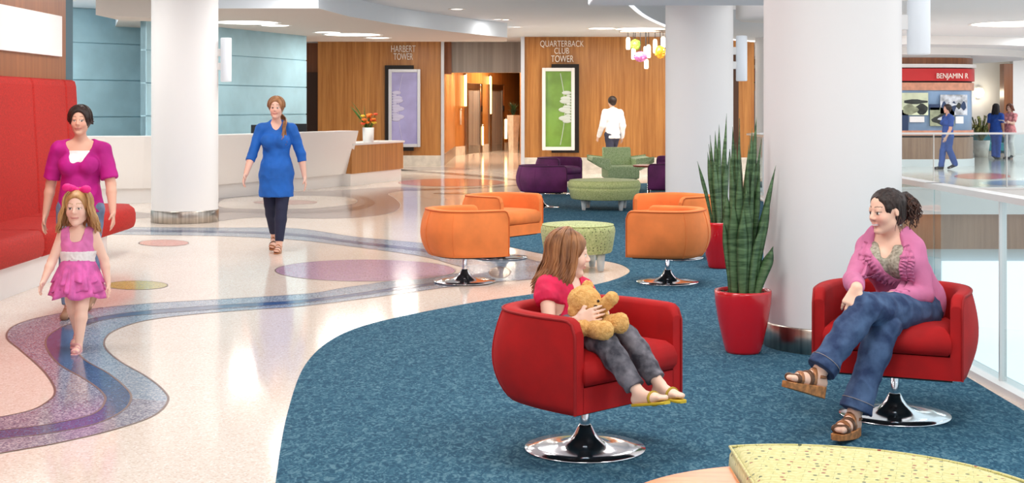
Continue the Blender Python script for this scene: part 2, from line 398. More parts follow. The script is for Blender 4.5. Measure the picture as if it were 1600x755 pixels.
L(r1.outputs['Color'], mx.inputs['A']); L(n2.outputs['Fac'], mx.inputs['B']); L(mx.outputs['Result'], b_.inputs['Base Color'])
bp = nt.nodes.new('ShaderNodeBump'); bp.inputs['Strength'].default_value = .5; bp.inputs['Distance'].default_value = .006; L(n2.outputs['Fac'], bp.inputs['Height']); L(bp.outputs['Normal'], b_.inputs['Normal'])
edge1 = [(410,860),(424,800),(432,745),(440,690),(451,640),(468,588),(489,556),(520,531),(560,513),(620,497),(700,481),(760,470.5),(835,460),(900,451),(945,442),(972,433),(984,424),(972,414.5),(944,408),(900,403),(849,397),(803,387.5),(757,377),(735,361),(738,341),(765,325),(800,309),(838,299),(900,291)]
cp = [G(*q) for q in spline(edge1, 8)]
cp = [(cp[0][0], 2.0)]+cp+[(4.1,29.0),(4.15,14.1),(2.62,9.75),(2.62,2.0)]
cb = MB(); cb.prism(cp, 0.0005, .005)
carpet = cb.build('carpet', cm); tag(carpet, 'dark blue patterned carpet with a curved edge under the lounge chairs', 'carpet')

# ------------------------------------------------------------------ ceiling
ce = MB()
ce.box(-16, -4, 3.3, 2.75, 56, 3.5); ce.box(2.75, 19.5, 3.3, 28, 56, 3.5)
ce.build('ceiling', M['ceil'], struct=True)
# soffit over the reception desk, with a curved front
edge = [(-5.95,20.95),(-5.2,20.95),(-4.4,20.15),(-2.83,20.1),(-2.6,21.9),(-2.05,24.0),(-1.19,26.3),(-.10,28.6)]
so = MB(); so.prism(edge+[(-.12,30.4),(-8.9,30.4)], 3.0, 3.299, 0, 1)
so.build('soffit_reception', [M['soffit'], M['ceil']], struct=True)
bh = MB(); bh.prism([(-5.93,19.6),(-5.31,20.3),(-5.31,21.15),(-5.93,20.9)], 2.87, 3.299); bh.build('soffit_bulkhead', M['soffit'], struct=True)
# soffit over the lounge: curved edge with a bright reveal
oe = spline([(.95,15.2),(1.18,16.2),(1.41,17.3),(1.95,20.4),(2.62,23.2),(3.4,25.6),(4.3,27.4),(5.0,28.4)], 6)
lo = MB(); lo.prism([tuple(p) for p in oe]+[(5.0,19.5),(2.9,19.2),(2.7,15.2)], 2.92, 3.299, 0, 1)
lo.build('soffit_lounge', [M['ceil'], M['white']], struct=True)
tr = MB(); tr.tube([(p[0],p[1],2.93) for p in oe], .035, 8); M['cove'] = mat('cove_light', (246,250,255), .5, emit=1.1); tr.build('trim_1', M['cove'], struct=True)
be = MB(); be.box(.9, 15.4, 2.76, 3.2, 16.3, 3.299); be.build('soffit_beam', M['ceil'], bevel=.02, struct=True)
# white round drop right behind the big column
dr = MB(); dr.lathe([(0,3.295),(.75,3.295),(.75,2.75),(.70,2.72),(0,2.72)], (3.75,18.4,0), 48); dr.build('ceiling_drop', M['white'], struct=True)
# stepped curved soffits above the far kiosk
def ring_soffit(name, c, r, z0, z1):
    s = MB(); pts = [(c[0]+r*math.cos(t), c[1]+r*math.sin(t)) for t in np.linspace(0, 2*PI, 97)[:-1]]
    s.prism(pts, z0, z1, 0, 1, True); return s.build(name, [M['ceil'], M['white']], struct=True)
ring_soffit('soffit_kiosk_outer', (9.6, 40.3), 6.7, 3.09, 3.299)
ring_soffit('soffit_kiosk_inner', (9.4, 40.3), 5.3, 2.9, 3.09)

# ------------------------------------------------------------------ columns
def column(px, Y, r):
    x = (px-800)*Y/F
    m = MB(); m.lathe([(r, .16),(r, 3.299)], (0,0,0), 72)
    o = m.build('column', M['column'], None, (x, Y, 0), struct=True)
    k = MB(); k.lathe([(r+.004, 0),(r+.008, .004),(r+.008, .155),(r+.002, .165),(r-.02,.165)], (0,0,0), 72)
    k.build('column_base_band', M['steel'], o, struct=True)
    return x
xa = column(289, 18.74, .445); xb = column(1092.5, 18.2, .445); xc = column(1300, 9.0, .44)
xd = column(1216, 27.2, .45)
def sconce(x, Y, r, label, ang=0.0):
    t = thing('wall_sconce', label, 'lamp', (x, Y, 0), ang, 'tube sconces on the columns')
    m = MB(); m.lathe([(.0,1.90),(.066,1.90),(.074,1.91),(.074,2.49),(.066,2.50),(0,2.50)], (r+.115,0,0), 32); m.build('lamp_tube', M['lamp_tube'], t)
    for z in (2.11, 2.30):
        k = MB(); k.box(r-.01,-.02,z-.05,r+.06,.02,z+.05); k.build('bracket', M['white'], t, bevel=.008)
sconce(xa, 18.74, .445, 'white tube sconce on the column next to the red bench')
sconce(xb, 18.2, .445, 'white tube sconce on the column behind the orange chairs')
sconce(xc, 9.0, .44, 'large white tube sconce on the big column behind the seated woman', -.08)

# ------------------------------------------------------------------ left wall and red bench
wl = MB(); wl.box(-5.05, 4, 0, -4.8, 14.8, 3.3); wl.build('wall_left', M['wood_brown'], struct=True)
wt = MB(); wt.box(-5.05, 14.8, 0, -4.8, 15.04, 3.3); wt.build('trim_2', M['teal'], struct=True)
sg = MB(); sg.box(-4.8, 11.2, 2.09, -4.765, 14.58, 2.52)
tag(sg.build('wall_panel', M['white'], bevel=.006), 'blank white rectangular panel on the wood wall above the red bench', 'panel')
bench = thing('banquette', 'long red upholstered bench with a tall back on a white base', 'bench', (-4.4, 11.5, 0))
p = MB()
pb = [(-.38,-6.0),(.28,-6.0),(.28,2.4)]+[(.28-.3+.3*math.cos(t), 2.4+.45*math.sin(t)) for t in np.linspace(0,PI/2,8)][1:]+[(-.38,2.85)]
p.prism(pb, 0, .27); p.build('base', M['white'], bench)
def bench_seg(y0, y1, rounded):
    m = MB()
    out = [(-.38,y0),(.36,y0),(.40,y0+.03),(.40,y1-.03),(.36,y1),(-.38,y1)]
    if rounded:
        out = [(-.38,y0),(.36,y0),(.40,y0+.03),(.40,y1-.5)]+[(.40-.42+.42*math.cos(t), y1-.5+.5*math.sin(t)) for t in np.linspace(0,PI/2,10)][1:]+[(-.38,y1)]
    rows = []
    for z, ins in ((.27,.05),(.29,.015),(.34,0),(.42,0),(.475,.015),(.50,.05),(.505,.12)):
        cxm = np.mean([q[0] for q in out]); cym = (y0+y1)/2
        rows.append([(q[0]-(ins*.9 if q[0] > .3 else 0)*1.0, q[1]-(np.sign(q[1]-cym)*min(ins,.03)*.4), z) for q in out])
    m.grid(rows, closed_u=True); n = len(out)
    m.add(rows[-1], [tuple(range(n))]); m.add(rows[0], [tuple(range(n))[::-1]])
    return m
def bench_back(y0, y1):
    m = MB(); rows = []
    prof = [(-.30,.48),(-.27,.50),(-.285,.9),(-.315,1.4),(-.335,1.78),(-.35,1.835),(-.38,1.85),(-.395,1.85),(-.395,.48)]
    for y, s in ((y0,.02),(y0+.03,0),(y1-.03,0),(y1,.02)):
        rows.append([(q[0]-s*.7, y, q[1]-(s*.3 if q[1] > 1 else 0)) for q in prof])
    m.grid(rows, closed_u=True, smooth=False); n = len(prof)
    m.add(rows[0], [tuple(range(n))]); m.add(rows[-1], [tuple(range(n))[::-1]])
    return m
for y0, y1 in ((-5.9,-3.9),(-3.9,-1.9),(-1.9,.3),(.3,1.75)): bench_seg(y0, y1, False).build('seat', M['red_weave'], bench)
bench_seg(1.75, 3.55, True).build('seat', M['red_weave'], bench)
for y0, y1 in ((-5.9,-4.3),(-4.3,-2.7),(-2.7,-1.0),(-1.0,.62),(.62,2.1),(2.1,3.1),(3.1,3.48)): bench_back(y0, y1).build('backrest', M['red_weave'], bench)

# ------------------------------------------------------------------ blue reception wall
def panel_wall(name, a, b, zs, m, th=.12, gap=.018):
    a = np.array(a); b = np.array(b); d = (b-a)/np.linalg.norm(b-a); nrm = np.array([d[1], -d[0]]); w = MB()
    q = lambda p, o: tuple(p+nrm*o)
    for z0, z1 in zip(zs[:-1], zs[1:]):
        w.prism([q(a,0), q(b,0), q(b,-th), q(a,-th)], z0+gap/2, z1-gap/2)
    w.prism([q(a,-.02), q(b,-.02), q(b,-th), q(a,-th)], zs[0], zs[-1])
    return w.build(name, m, struct=True)
ZS = [0,.32,.865,1.41,1.955,2.5,3.3]
panel_wall('wall_reception_left', (-9.84,21.84), (-6.67,25.14), [0,.07,.726,1.38,2.034,2.688,3.3], M['blue'])
panel_wall('wall_reception', (-6.04,22.75), (-4.18,28.0), ZS, M['blue'])
# dark recess beside it and the wood walls
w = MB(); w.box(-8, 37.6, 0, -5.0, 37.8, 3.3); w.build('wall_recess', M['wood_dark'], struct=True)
dd = MB(); dd.box(-5.72, 37.45, 0, -5.25, 37.58, 2.5); dd.build('door_1', M['darkbrown'], struct=True)
w = MB(); w.box(-5.15, 36.5, 0, -1.86, 36.8, 3.3); w.build('wall_back_left', M['wood'], struct=True)
w = MB(); w.box(-5.17, 36.47, 0, -1.84, 36.53, .27); w.build('baseboard_back_left', M['wood_base'], struct=True)
w = MB(); w.box(-1.88, 36.44, 0, -1.80, 36.7, 3.3); w.build('trim_3', M['silver'], struct=True)
w = MB(); w.box(-2.0, 36.8, 0, -1.82, 44.4, 3.3); w.build('wall_lobby_left', M['wood'], struct=True)
w = MB(); w.box(-1.83, 37.0, 0, -1.80, 44.0, .30); w.build('baseboard_lobby_left', M['steel'], struct=True)
# angled elevator wall
EA = np.array([-1.84,44.0]); EB = np.array([.55,52.0]); ed = (EB-EA)/np.linalg.norm(EB-EA); en = np.array([ed[1],-ed[0]])
w = MB(); w.prism([tuple(EA), tuple(EB), tuple(EB-en*.2), tuple(EA-en*.2)], 0, 3.3); w.build('wall_lobby_back', M['wood'], struct=True)
w = MB(); w.prism([tuple(EA+en*.03), tuple(EB+en*.03), tuple(EB), tuple(EA)], 0, .28); w.build('baseboard_lobby_back', M['wood_base'], struct=True)
w = MB(); w.box(-1.62, 36.9, 2.48, .27, 37.2, 3.3); w.build('wall_lintel', M['lintel'], struct=True)
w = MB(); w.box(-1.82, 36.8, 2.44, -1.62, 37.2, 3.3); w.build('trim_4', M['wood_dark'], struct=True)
w = MB(); w.box(.27, 34.2, 0, 6.02, 34.5, 3.3); w.build('wall_back_right', M['wood'], struct=True)
w = MB(); w.box(.25, 34.17, 0, 6.02, 34.23, .30); w.build('baseboard_back_right', M['wood_base'], struct=True)
w = MB(); w.box(.22, 34.12, 0, .31, 34.5, 3.3); w.build('trim_5', M['silver'], struct=True)
w = MB(); w.box(.27, 34.5, 0, .5, 52, 3.3); w.build('wall_lobby_right', M['wood'], struct=True)
w = MB(); w.box(5.46, 34.14, 0, 5.62, 34.2, 2.95); w.build('trim_6', M['darkbrown'], struct=True)

# elevators on the angled wall
def elevator(px, label):
    # intersection of the pixel column with the wall
    k = (px-800)/F; s = (EA[0]-k*EA[1])/(k*ed[1]-ed[0]); c = EA+ed*s
    t = thing('elevator', label, 'elevator', (c[0], c[1], 0), math.atan2(ed[1], ed[0]), 'lobby elevators')
    a = MB()
    a.box(-.86,-.07,0,-.62,.0,2.34); a.box(.62,-.07,0,.86,0,2.34); a.box(-.86,-.07,2.14,.86,0,2.34)
    a.build('door_frame', M['steel'], t, bevel=.01)
    for sx in (-1,1):
        d = MB(); d.box(min(0,sx*.615)+.003,-.03,.01,max(0,sx*.615)-.003,-.005,2.135); d.build('door_panel', M['lintel'], t)
    d = MB(); d.box(.70,-.09,1.40,.80,-.07,1.60); d.build('call_plate', M['black_plastic'], t)
elevator(738.5, 'steel elevator doorway nearest the purple picture in the wood lobby')
elevator(774, 'steel elevator doorway beside the beige planter in the wood lobby')
def wall_strip(px, y0, y1, label, m='warm_strip', w=.045):
    k = (px-800)/F; s = (EA[0]-k*EA[1])/(k*ed[1]-ed[0]); c = EA+ed*s+en*.06; Y = c[1]
    z0, z1 = EYE-(y1-HZ)*Y/F, EYE-(y0-HZ)*Y/F
    t = thing('light_strip', label, 'lamp', (c[0], c[1], 0), 0, 'glowing light strips in the lobby')
    q = MB(); q.lathe([(0,z0),(w,z0),(w,z1),(0,z1)], (0,0,0), 16); q.build('light_tube', M[m], t)
    q = MB(); q.lathe([(w*1.15,z1-.01),(w*1.15,z1+.05),(0,z1+.05)], (0,0,0), 16); q.build('cap', M['steel'], t)
wall_strip(724.5, 117, 166, 'tall glowing strip left of the first elevator')
wall_strip(763.5, 119, 178, 'tall glowing strip between the two elevators')
wall_strip(751, 197, 227, 'short glowing strip low between the two elevators')
wall_strip(788, 186, 217, 'short glowing strip low beside the beige planter')
wall_strip(748, 134, 168, 'dim slim strip right of the first elevator', 'wood_top', .02)
wall_strip(784, 134, 168, 'dim slim strip right of the second elevator', 'wood_top', .02)
wall_strip(717, 172, 195, 'small pale wall strip at the left end of the lobby', 'wood_base', .03)
t = thing('planter', 'tall beige tapered planter at the elevator lobby corner', 'planter', (.045, 46.5, 0))
q = MB(); q.lathe([(.15,0),(.15,.02),(.215,1.28),(.19,1.28),(.18,1.2),(0,1.2)], (0,0,0), 4, smooth=False); q.build('pot', M['wood_base'], t)
q = MB()
for i in range(60):
    a = random.uniform(0,2*PI); r = random.uniform(.08,.21); h = random.uniform(.25,.6)
    q.tube([(0,0,1.2),(r*.5*math.cos(a),r*.5*math.sin(a),1.2+h*.7),(r*math.cos(a),r*math.sin(a),1.2+h*.9)], [.012,.03,.004], 5, flat=.3)
M['leaf_dark'] = mat('dark_leaf', (38,66,36), .4, var=(8,.3))
q.build('foliage', M['leaf_dark'], t)

# ------------------------------------------------------------------ framed art and lettering
def art(px0, px1, y0, y1, Y, back, m_frame, m_panel, m_rel, label, side):
    x0, z1 = (px0-800)*Y/F, EYE-(y0-HZ)*Y/F; x1, z0 = (px1-800)*Y/F, EYE-(y1-HZ)*Y/F
    t = thing('framed_art', label, 'picture', ((x0+x1)/2, Y, (z0+z1)/2)); w, h = (x1-x0)/2, (z1-z0)/2
    bx0, bx1 = (back[0]-800)*Y/F-(x0+x1)/2, (back[1]-800)*Y/F-(x0+x1)/2
    bz1, bz0 = EYE-(back[2]-HZ)*Y/F-(z0+z1)/2, EYE-(back[3]-HZ)*Y/F-(z0+z1)/2
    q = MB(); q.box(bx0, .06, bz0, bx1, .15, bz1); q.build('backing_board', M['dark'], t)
    q = MB(); f = .085
    q.box(-w,-.02,-h,-w+f,.06,h); q.box(w-f,-.02,-h,w,.06,h); q.box(-w+f,-.02,h-f,w-f,.06,h); q.box(-w+f,-.02,-h,w-f,.06,-h+f)
    q.build('frame', M[m_frame], t, bevel=.012)
    q = MB(); q.box(-w+f,.02,-h+f,w-f,.05,h-f); q.build('picture_panel', M[m_panel], t)
    # raised pale relief: a soft ridge line of overlapping scallops and a long curved line
    q = MB(); iw, ih = w-f, h-f
    for i in range(11):
        z = -ih*.32+i*ih*.075; r = iw*(.34+.16*math.sin(i*1.9)); rows = []
        for d, k in ((.02,1),(.010,1),(.006,.8),(.005,.01)):
            rows.append([(side*(iw-r)+r*k*math.cos(u), d, z+r*k*.42*math.sin(u)) for u in np.linspace(0,2*PI,21)[:-1]])
        q.grid(rows, closed_u=True)
    arc = [(side*iw*(.15+.35*math.sin(s*PI)), .016, -ih*.95+s*ih*1.9) for s in np.linspace(0,1,20)]
    q.tube(arc, .008, 6)
    q.build('relief', M[m_rel], t)
    return t
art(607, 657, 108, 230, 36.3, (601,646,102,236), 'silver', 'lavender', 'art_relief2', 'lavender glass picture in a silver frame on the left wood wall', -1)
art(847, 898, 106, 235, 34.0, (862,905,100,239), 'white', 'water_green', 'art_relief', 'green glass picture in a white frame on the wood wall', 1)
def text_obj(name, s, width, cap, loc, parent, m, rot=(PI/2,0,0), ext=.012, off=0.0):
    c = bpy.data.curves.new(name, 'FONT'); c.body = s; c.size = 1.0; c.align_x = 'CENTER'; c.align_y = 'BOTTOM_BASELINE'; c.extrude = ext; c.offset = off
    c.materials.append(m); o = new_obj(name, c, parent); bpy.context.view_layer.update()
    d = o.dimensions; sx = width/max(d[0],1e-3); sy = cap/max(d[1]-2*abs(off),1e-3)
    me = bpy.data.meshes.new_from_object(o.evaluated_get(bpy.context.evaluated_depsgraph_get())); bpy.data.objects.remove(o); bpy.data.curves.remove(c)
    for v in me.vertices: v.co = (v.co[0]*sx, -v.co[2], v.co[1]*sy)
    me.update(); o = new_obj(name, me, parent, loc)
    return o
def sign(lines, Y, label):
    px = np.mean([(l[1]+l[2])/2 for l in lines]); x = (px-800)*Y/F
    t = thing('wall_lettering', label, 'sign', (x, Y, 0))
    for s, a, b, y0, y1 in lines:
        text_obj('lettering', s, (b-a)*Y/F, (y1-y0)*Y/F, (((a+b)/2-800)*Y/F-x, 0, EYE-(y1-HZ)*Y/F), t, M['letters'], ext=.02, off=-.008)
sign([('HARBERT',611,649,71.5,81.5),('TOWER',615,645,83.5,93.5)], 36.42, 'raised white letters HARBERT TOWER above the lavender picture')
sign([('QUARTERBACK',844,912,62,73),('CLUB',866,889,75,84),('TOWER',861,896,87,97)], 34.12, 'raised white letters QUARTERBACK CLUB TOWER above the green picture')

# ------------------------------------------------------------------ reception counter
ct = thing('reception_counter', 'long curved white reception counter in front of the blue wall', 'counter', (-4.8, 23.0, 0))
path = [G(60,322),G(150,319.5),G(240,318),G(340,312),G(450,301.5),G(553,290.5)]
path = [np.array(q) for q in spline([np.array(q)-np.array([-4.8,23.0]) for q in path], 6)]
def offset(path, o):
    out = []
    for i in range(len(path)):
        a = path[max(i-1,0)]; b = path[min(i+1,len(path)-1)]; t = (b-a)/np.linalg.norm(b-a); out.append(path[i]+np.array([-t[1], t[0]])*o)
    return out
q = MB()
rows = []
for o, z in ((.12,.24),(-.10,1.07),(-.10,1.09),(.30,1.09),(.30,1.05),(.22,.24)): rows.append([(p_[0],p_[1],z) for p_ in offset(path, o)])
rows.append(rows[0]); q.grid(rows, smooth=False)
for k in (0,-1): q.add([r[k] for r in rows[:-1]], [tuple(range(6))])
q.build('front_panel', M['counter'], ct)
q = MB(); rows = [[(p_[0],p_[1],z) for p_ in offset(path, o)] for o, z in ((.2,0),(.2,.24),(.5,.24),(.5,0),(.2,0))]; q.grid(rows, smooth=False); q.build('kick_plate', M['counter'], ct)
q = MB(); rows = [[(p_[0],p_[1],z) for p_ in offset(path, o)] for o, z in ((.28,.70),(.28,.74),(1.0,.74),(1.0,.70),(.28,.70))]; q.grid(rows, smooth=False)
rows = [[(p_[0],p_[1],z) for p_ in offset(path, o)] for o, z in ((.6,0),(.6,.70),(.66,.70),(.66,0),(.6,0))]; q.grid(rows, smooth=False)
q.build('work_desk', M['counter'], ct)
lc = thing('low_counter', 'low wood fronted counter with a white top holding the flowers', 'counter', (-2.7,28.2,0))
A = np.array(G(552,291)); B = np.array(G(632,281)); A = A-np.array([-2.7,28.2]); B = B-np.array([-2.7,28.2]); dd_ = (B-A)/np.linalg.norm(B-A); nn_ = np.array([-dd_[1],dd_[0]])
def quad(o0, o1, e0=0, e1=0): return [tuple(A+nn_*o0-dd_*e0), tuple(B+nn_*o0+dd_*e1), tuple(B+nn_*o1+dd_*e1), tuple(A+nn_*o1-dd_*e0)]
q = MB(); q.prism(quad(.03,.62), .24, .80); q.build('wood_front', M['wood'], lc)
q = MB(); q.prism(quad(0,.66,0,.02), .80, .84); q.build('counter_top', M['white'], lc, bevel=.006)
q = MB(); q.prism(quad(.06,.58,0,-.04), 0, .24); q.build('kick_plate', M['counter'], lc)
# vase and flowers
vb = A*.62+B*.38+nn_*.3+np.array([-2.7,28.2]); 
v = MB(); v.lathe([(.0,0),(.105,0),(.11,.01),(.118,.30),(.105,.30),(.10,.05),(0,.05)], (0,0,0), 28)
vx = (575-800)*27.9/F
vo = v.build('vase', M['white'], None, (vx, 27.95, .84)); tag(vo, 'white vase holding orange flowers on the low counter', 'vase')
fb = thing('flower_bouquet', 'orange and yellow flowers with green leaves in the white vase', 'flowers', (vx, 27.95, .90))
M['stem'] = mat('flower_stem_green', (74,120,40), .5, var=(10,.2)); M['petal_o'] = mat('orange_petals', (240,120,30), .6, var=(30,.12)); M['petal_y'] = mat('yellow_petals', (240,200,60), .6); M['petal_r'] = mat('coral_petals', (236,90,50), .6)
st = MB(); heads = []
for i in range(15):
    a = random.uniform(0,2*PI); r = random.uniform(.04,.18); h = random.uniform(.30,.52); tip = (r*math.cos(a)-.01, r*math.sin(a)*.7, h)
    st.tube([(0,0,.0),(tip[0]*.4,tip[1]*.4,h*.6),tip], .006, 5); heads.append(tip)
for i in range(16):
    a = random.uniform(.3,PI+.4); r = random.uniform(.12,.30); h = random.uniform(.5,.82) if i < 9 else random.uniform(.25,.5)
    dx = -.10 if i < 9 else 0
    st.tube([(0,0,.2),(dx+r*.5*math.cos(a),r*.3*math.sin(a)-.05,h*.75),(dx*1.4+r*math.cos(a),r*.5*math.sin(a)-.05,h)], [.006,.042,.004], 6, flat=.2)
st.build('stems', M['stem'], fb)
for i, hpt in enumerate(heads):
    m = MB(); R_ = random.uniform(.035,.055)
    for k in range(9):
        a = 2*PI*k/9; m.ell((hpt[0]+R_*.6*math.cos(a), hpt[1]+R_*.6*math.sin(a), hpt[2]+.004*(k%3)), (R_*.5,R_*.5,R_*.38), 8, 6)
    m.ell(hpt, (R_*.6,R_*.6,R_*.6), 10, 8)
    m.build('blossom', M[('petal_o','petal_o','petal_r','petal_y')[i%4]], fb)
# monitors on the work desk
def monitor(px, py, Y, label, w=.36, h=.24, rz=0.0):
    c = W(px, py, Y); t = thing('monitor', label, 'monitor', (c[0], Y, .74), PI+rz); zc = c[2]-.74
    q = MB(); q.box(-w/2,-.02,zc-h/2,w/2,.02,zc+h/2); q.build('screen', M['black_plastic'], t, bevel=.008)
    q = MB(); q.box(-.03,-.035,.0,.03,-.018,zc); q.box(-.10,-.10,0,.10,.06,.012); q.build('stand', M['black_plastic'], t, bevel=.004)
monitor(408, 205.5, 24.75, 'black monitor behind the counter left of the blue dress')
monitor(465, 203, 26.6, 'black monitor behind the counter right of the blue dress')

# ------------------------------------------------------------------ ceiling lights
def ceiling_light(x, y, z, r, label, group, power=0, col=(1,.96,.90), em='lamp_disc'):
    t = thing('ceiling_light', label, 'ceiling light', (x, y, z), 0, group)
    q = MB(); q.lathe([(r,-.004),(r+.05,-.006),(r+.06,.0),(r,.0),(r,-.004)], (0,0,0), 40, caps=False); q.build('rim', M['white'], t)
    q = MB(); q.lathe([(0,-.003),(r,-.003),(r,-.001),(0,-.001)], (0,0,0), 40); q.build('diffuser', M[em], t)
    if power:
        l = bpy.data.lights.new('lamp', 'AREA'); l.shape = 'DISK'; l.size = r*2*.96; l.energy = power; l.color = col
        o = bpy.data.objects.new('lamp', l); COL.objects.link(o); o.parent = t; o.location = (0,0,-.012)
def px_disc(px, py, Z): Y = (Z-EYE)*F/(HZ-py); return ((px-800)*Y/F, Y)
g1 = 'round lights in the reception soffit'
for px, py, r, lab in ((386,35,.52,'large round light in the soffit right of the left column'),(430,39.6,.24,'small round light beside the large one near the left column'),
        (551,54,.55,'large round light in the soffit above the counter end'),(512,50.4,.24,'small round light left of the large one above the counter end'),(590,59,.24,'small round light right of the large one above the counter end')):
    x_, y_ = px_disc(px, py, 3.0); ceiling_light(x_, y_, 2.999, r, lab, g1, 30 if r > .4 else 7)
g2 = 'small downlights in the main ceiling'
for px, py, r, lab in ((714,14,.10,'small downlight in the ceiling nearest the camera'),(778,30,.07,'small downlight by the soffit corner, left one of a pair'),(790,30.5,.07,'small downlight by the soffit corner, right one of a pair'),(808,42,.07,'small downlight nearest the wood wall')):
    x_, y_ = px_disc(px, py, 3.3); ceiling_light(x_, y_, 3.298, r, lab, g2, 6)
x_, y_ = px_disc(1000, 45, 3.3); ceiling_light(x_, y_, 3.298, .55, 'round recessed light above the coloured glass pendants', None, 40)
x_, y_ = px_disc(1600, 37, 3.3); ceiling_light(x_, y_, 3.298, 1.05, 'large round ceiling light above the far atrium floor', None, 90, (.88,.94,1))
# added lamps that brighten the lounge zone, above the camera's view
for (x_, y_) in ((-3.2,4.5),(-3.2,9),(-3.2,13.5),(-.2,3),(-.2,7.2),(-.2,11.5),(-.2,16),(-2.4,17.6),(-5.9,17.2),(1.9,5.2),(1.9,12.8)):
    ceiling_light(x_, y_, 3.298, .6, 'added unseen ceiling light over the lounge', 'added lights over the lounge', 43, (1,.975,.95))
for (x_, y_, pw_, lb_) in ((-2.9,19.3,26,'added unseen ceiling light just in front of the reception soffit'),(-7.65,22.3,75,'added unseen ceiling light over the left end of the white counter'),(-6.55,20.2,18,'added unseen ceiling light beside the soffit end over the counter')):  # unseen lamps added to brighten the counter front and the blue wall
    ceiling_light(x_, y_, 3.298, .5, lb_, 'added lights before the reception', pw_, (1,.98,.96))
for (x_, y_, lb_) in ((2.0,30.5,'green picture'),(-.8,33,'lobby opening'),(-2.6,33.5,'lavender picture'),(4.4,31.2,'wood wall behind the column')): ceiling_light(x_, y_, 3.298, .3, 'round downlight in the ceiling before the '+lb_, 'downlights along the wood wall', 60, (1,.93,.82))
for (x_, y_) in ((-.8,39),(-.8,42),(-.2,46)): ceiling_light(x_, y_, 3.298, .3, 'added unseen downlight in the elevator lobby', 'added downlights in the elevator lobby', 110, (1,.86,.66))  # unseen lamps behind the lintel, added to light up the lobby
for (x_, y_) in ((8.5,32.3),(13.5,34),(17,40),(12.5,29.5),(17.0,43.5)): ceiling_light(x_, y_, 3.298, .5, 'added unseen downlight over the far kiosk', 'added downlights by the far kiosk', 85, (.86,.93,1))  # lamps out of view, added to light the kiosk area and far wall

# pendant cluster
pc = thing('pendant_cluster', 'cluster of coloured and clear glass pendant lights by the column', 'pendant light', (3.0,31.3,0))
q = MB(); q.box(-.55,-.12,3.255,.62,.12,3.299); q.build('canopy', M['steel'], pc)
M['gl_green'] = mat('pendant_green_glass', (140,190,60), .2, emit=.2, var=(14,.3)); M['gl_pink'] = mat('pendant_pink_glass', (206,110,170), .2, emit=.2, var=(14,.3)); M['gl_orange'] = mat('pendant_orange_glass', (244,160,40), .2, emit=.25, var=(14,.25)); M['gl_white'] = mat('pendant_lit_tube', (255,246,214), .3, emit=2.2)
def pend(px, py, kind, rx, rz):
    c = W(px, py, 31.3); x_ = c[0]-3.0; y_ = random.uniform(-.09,.09)
    cbl = MB(); cbl.tube([(x_,y_,c[2]),(x_,y_,3.27)], .008, 6); cbl.build('cable', M['black_plastic'], pc)
    m = MB()
    if kind == 'gl_white': m.lathe([(0,-rz),(rx*.7,-rz),(rx,-rz*.8),(rx,rz*.7),(rx*.6,rz),(0,rz)], (x_,y_,c[2]), 16)
    else:
        m.lathe([(0,-rz),(rx*.55,-rz*.85),(rx*.95,-rz*.3),(rx,rz*.2),(rx*.75,rz*.75),(rx*.25,rz),(0,rz)], (x_,y_,c[2]), 24)
        for k in range(14):
            a = random.uniform(0,2*PI); b = random.uniform(-.7,.7); m.ell((x_+rx*.9*math.cos(a)*math.cos(b), y_+rx*.9*math.sin(a)*math.cos(b), c[2]+rz*.85*math.sin(b)), (.035,.035,.035), 8, 6)
    m.build('pendant_glass', M[kind], pc)
for a in ((981.5,68,'gl_white',.05,.14),(993,70,'gl_green',.12,.13),(990,84,'gl_white',.05,.13),(1000,89,'gl_pink',.15,.12),(1008,81,'gl_white',.045,.12),(1014,80,'gl_white',.05,.15),(1010,100,'gl_white',.05,.11),(1024,72,'gl_white',.05,.16),(1031,82,'gl_orange',.12,.15),(1036,66,'gl_white',.05,.13)): pend(*a)

# ------------------------------------------------------------------ far kiosk
KX, KY, KR = 9.45, 38.4, 2.94
def kout(o):
    pts = []
    for t in np.linspace(0, 2*PI, 121)[:-1]:
        c, s = math.cos(t), math.sin(t); n = 2/4.5
        pts.append((math.copysign(abs(c)**n, c)*(KR+o), math.copysign(abs(s)**n, s)*(2.5+o)))
    return pts
ks = thing('kiosk', 'round edged exhibit kiosk with a red lettered band across the atrium', 'kiosk', (KX, KY, 0))
YF = KY-2.5
def zpx(y): return EYE-(y-HZ)*YF/F
def kband(name, y0, y1, o, m):
    q = MB(); q.prism(kout(o), zpx(y1), zpx(y0), 0, None, True); return q.build(name, M[m], ks)
kband('base', 249, 262.8, .06, 'white'); kband('wood_band', 215, 249, .03, 'kiosk_wood'); kband('shadow_gap', 212, 215, -.04, 'dark'); kband('copper_band', 204, 212, .04, 'rust')
kband('exhibit_wall', 141, 204, 0, 'kiosk_blue'); kband('copper_band', 129, 141, .05, 'rust'); kband('shadow_gap', 126.5, 129, 0, 'dark'); kband('red_band', 107, 126.5, .06, 'kiosk_red')
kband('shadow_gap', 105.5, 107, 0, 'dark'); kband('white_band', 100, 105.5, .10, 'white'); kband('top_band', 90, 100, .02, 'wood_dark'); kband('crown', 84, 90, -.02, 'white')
lt_ = thing('kiosk_lettering', 'white letters BENJAMIN R on the red kiosk band', 'sign', (KX, YF-.075, 0))
text_obj('lettering', 'BENJAMIN R', (1511-1462)*YF/F, (122.5-112)*YF/F, ((1486.5-800)*YF/F-KX, 0, zpx(122.5)), lt_, M['letters'], ext=.01)
M['ph_sky'] = mat('photo_pale_tone', (214,222,190), .4, var=(2,.1)); M['ph_dark'] = mat('photo_dark_tone', (46,50,46), .4, var=(5,.3)); M['ph_mid'] = mat('photo_mid_tone', (150,156,128), .4, var=(5,.2)); M['ph_bw'] = mat('photo_grey_tone', (196,200,206), .4, var=(6,.25)); M['navy'] = mat('navy_print', (44,62,96), .4)
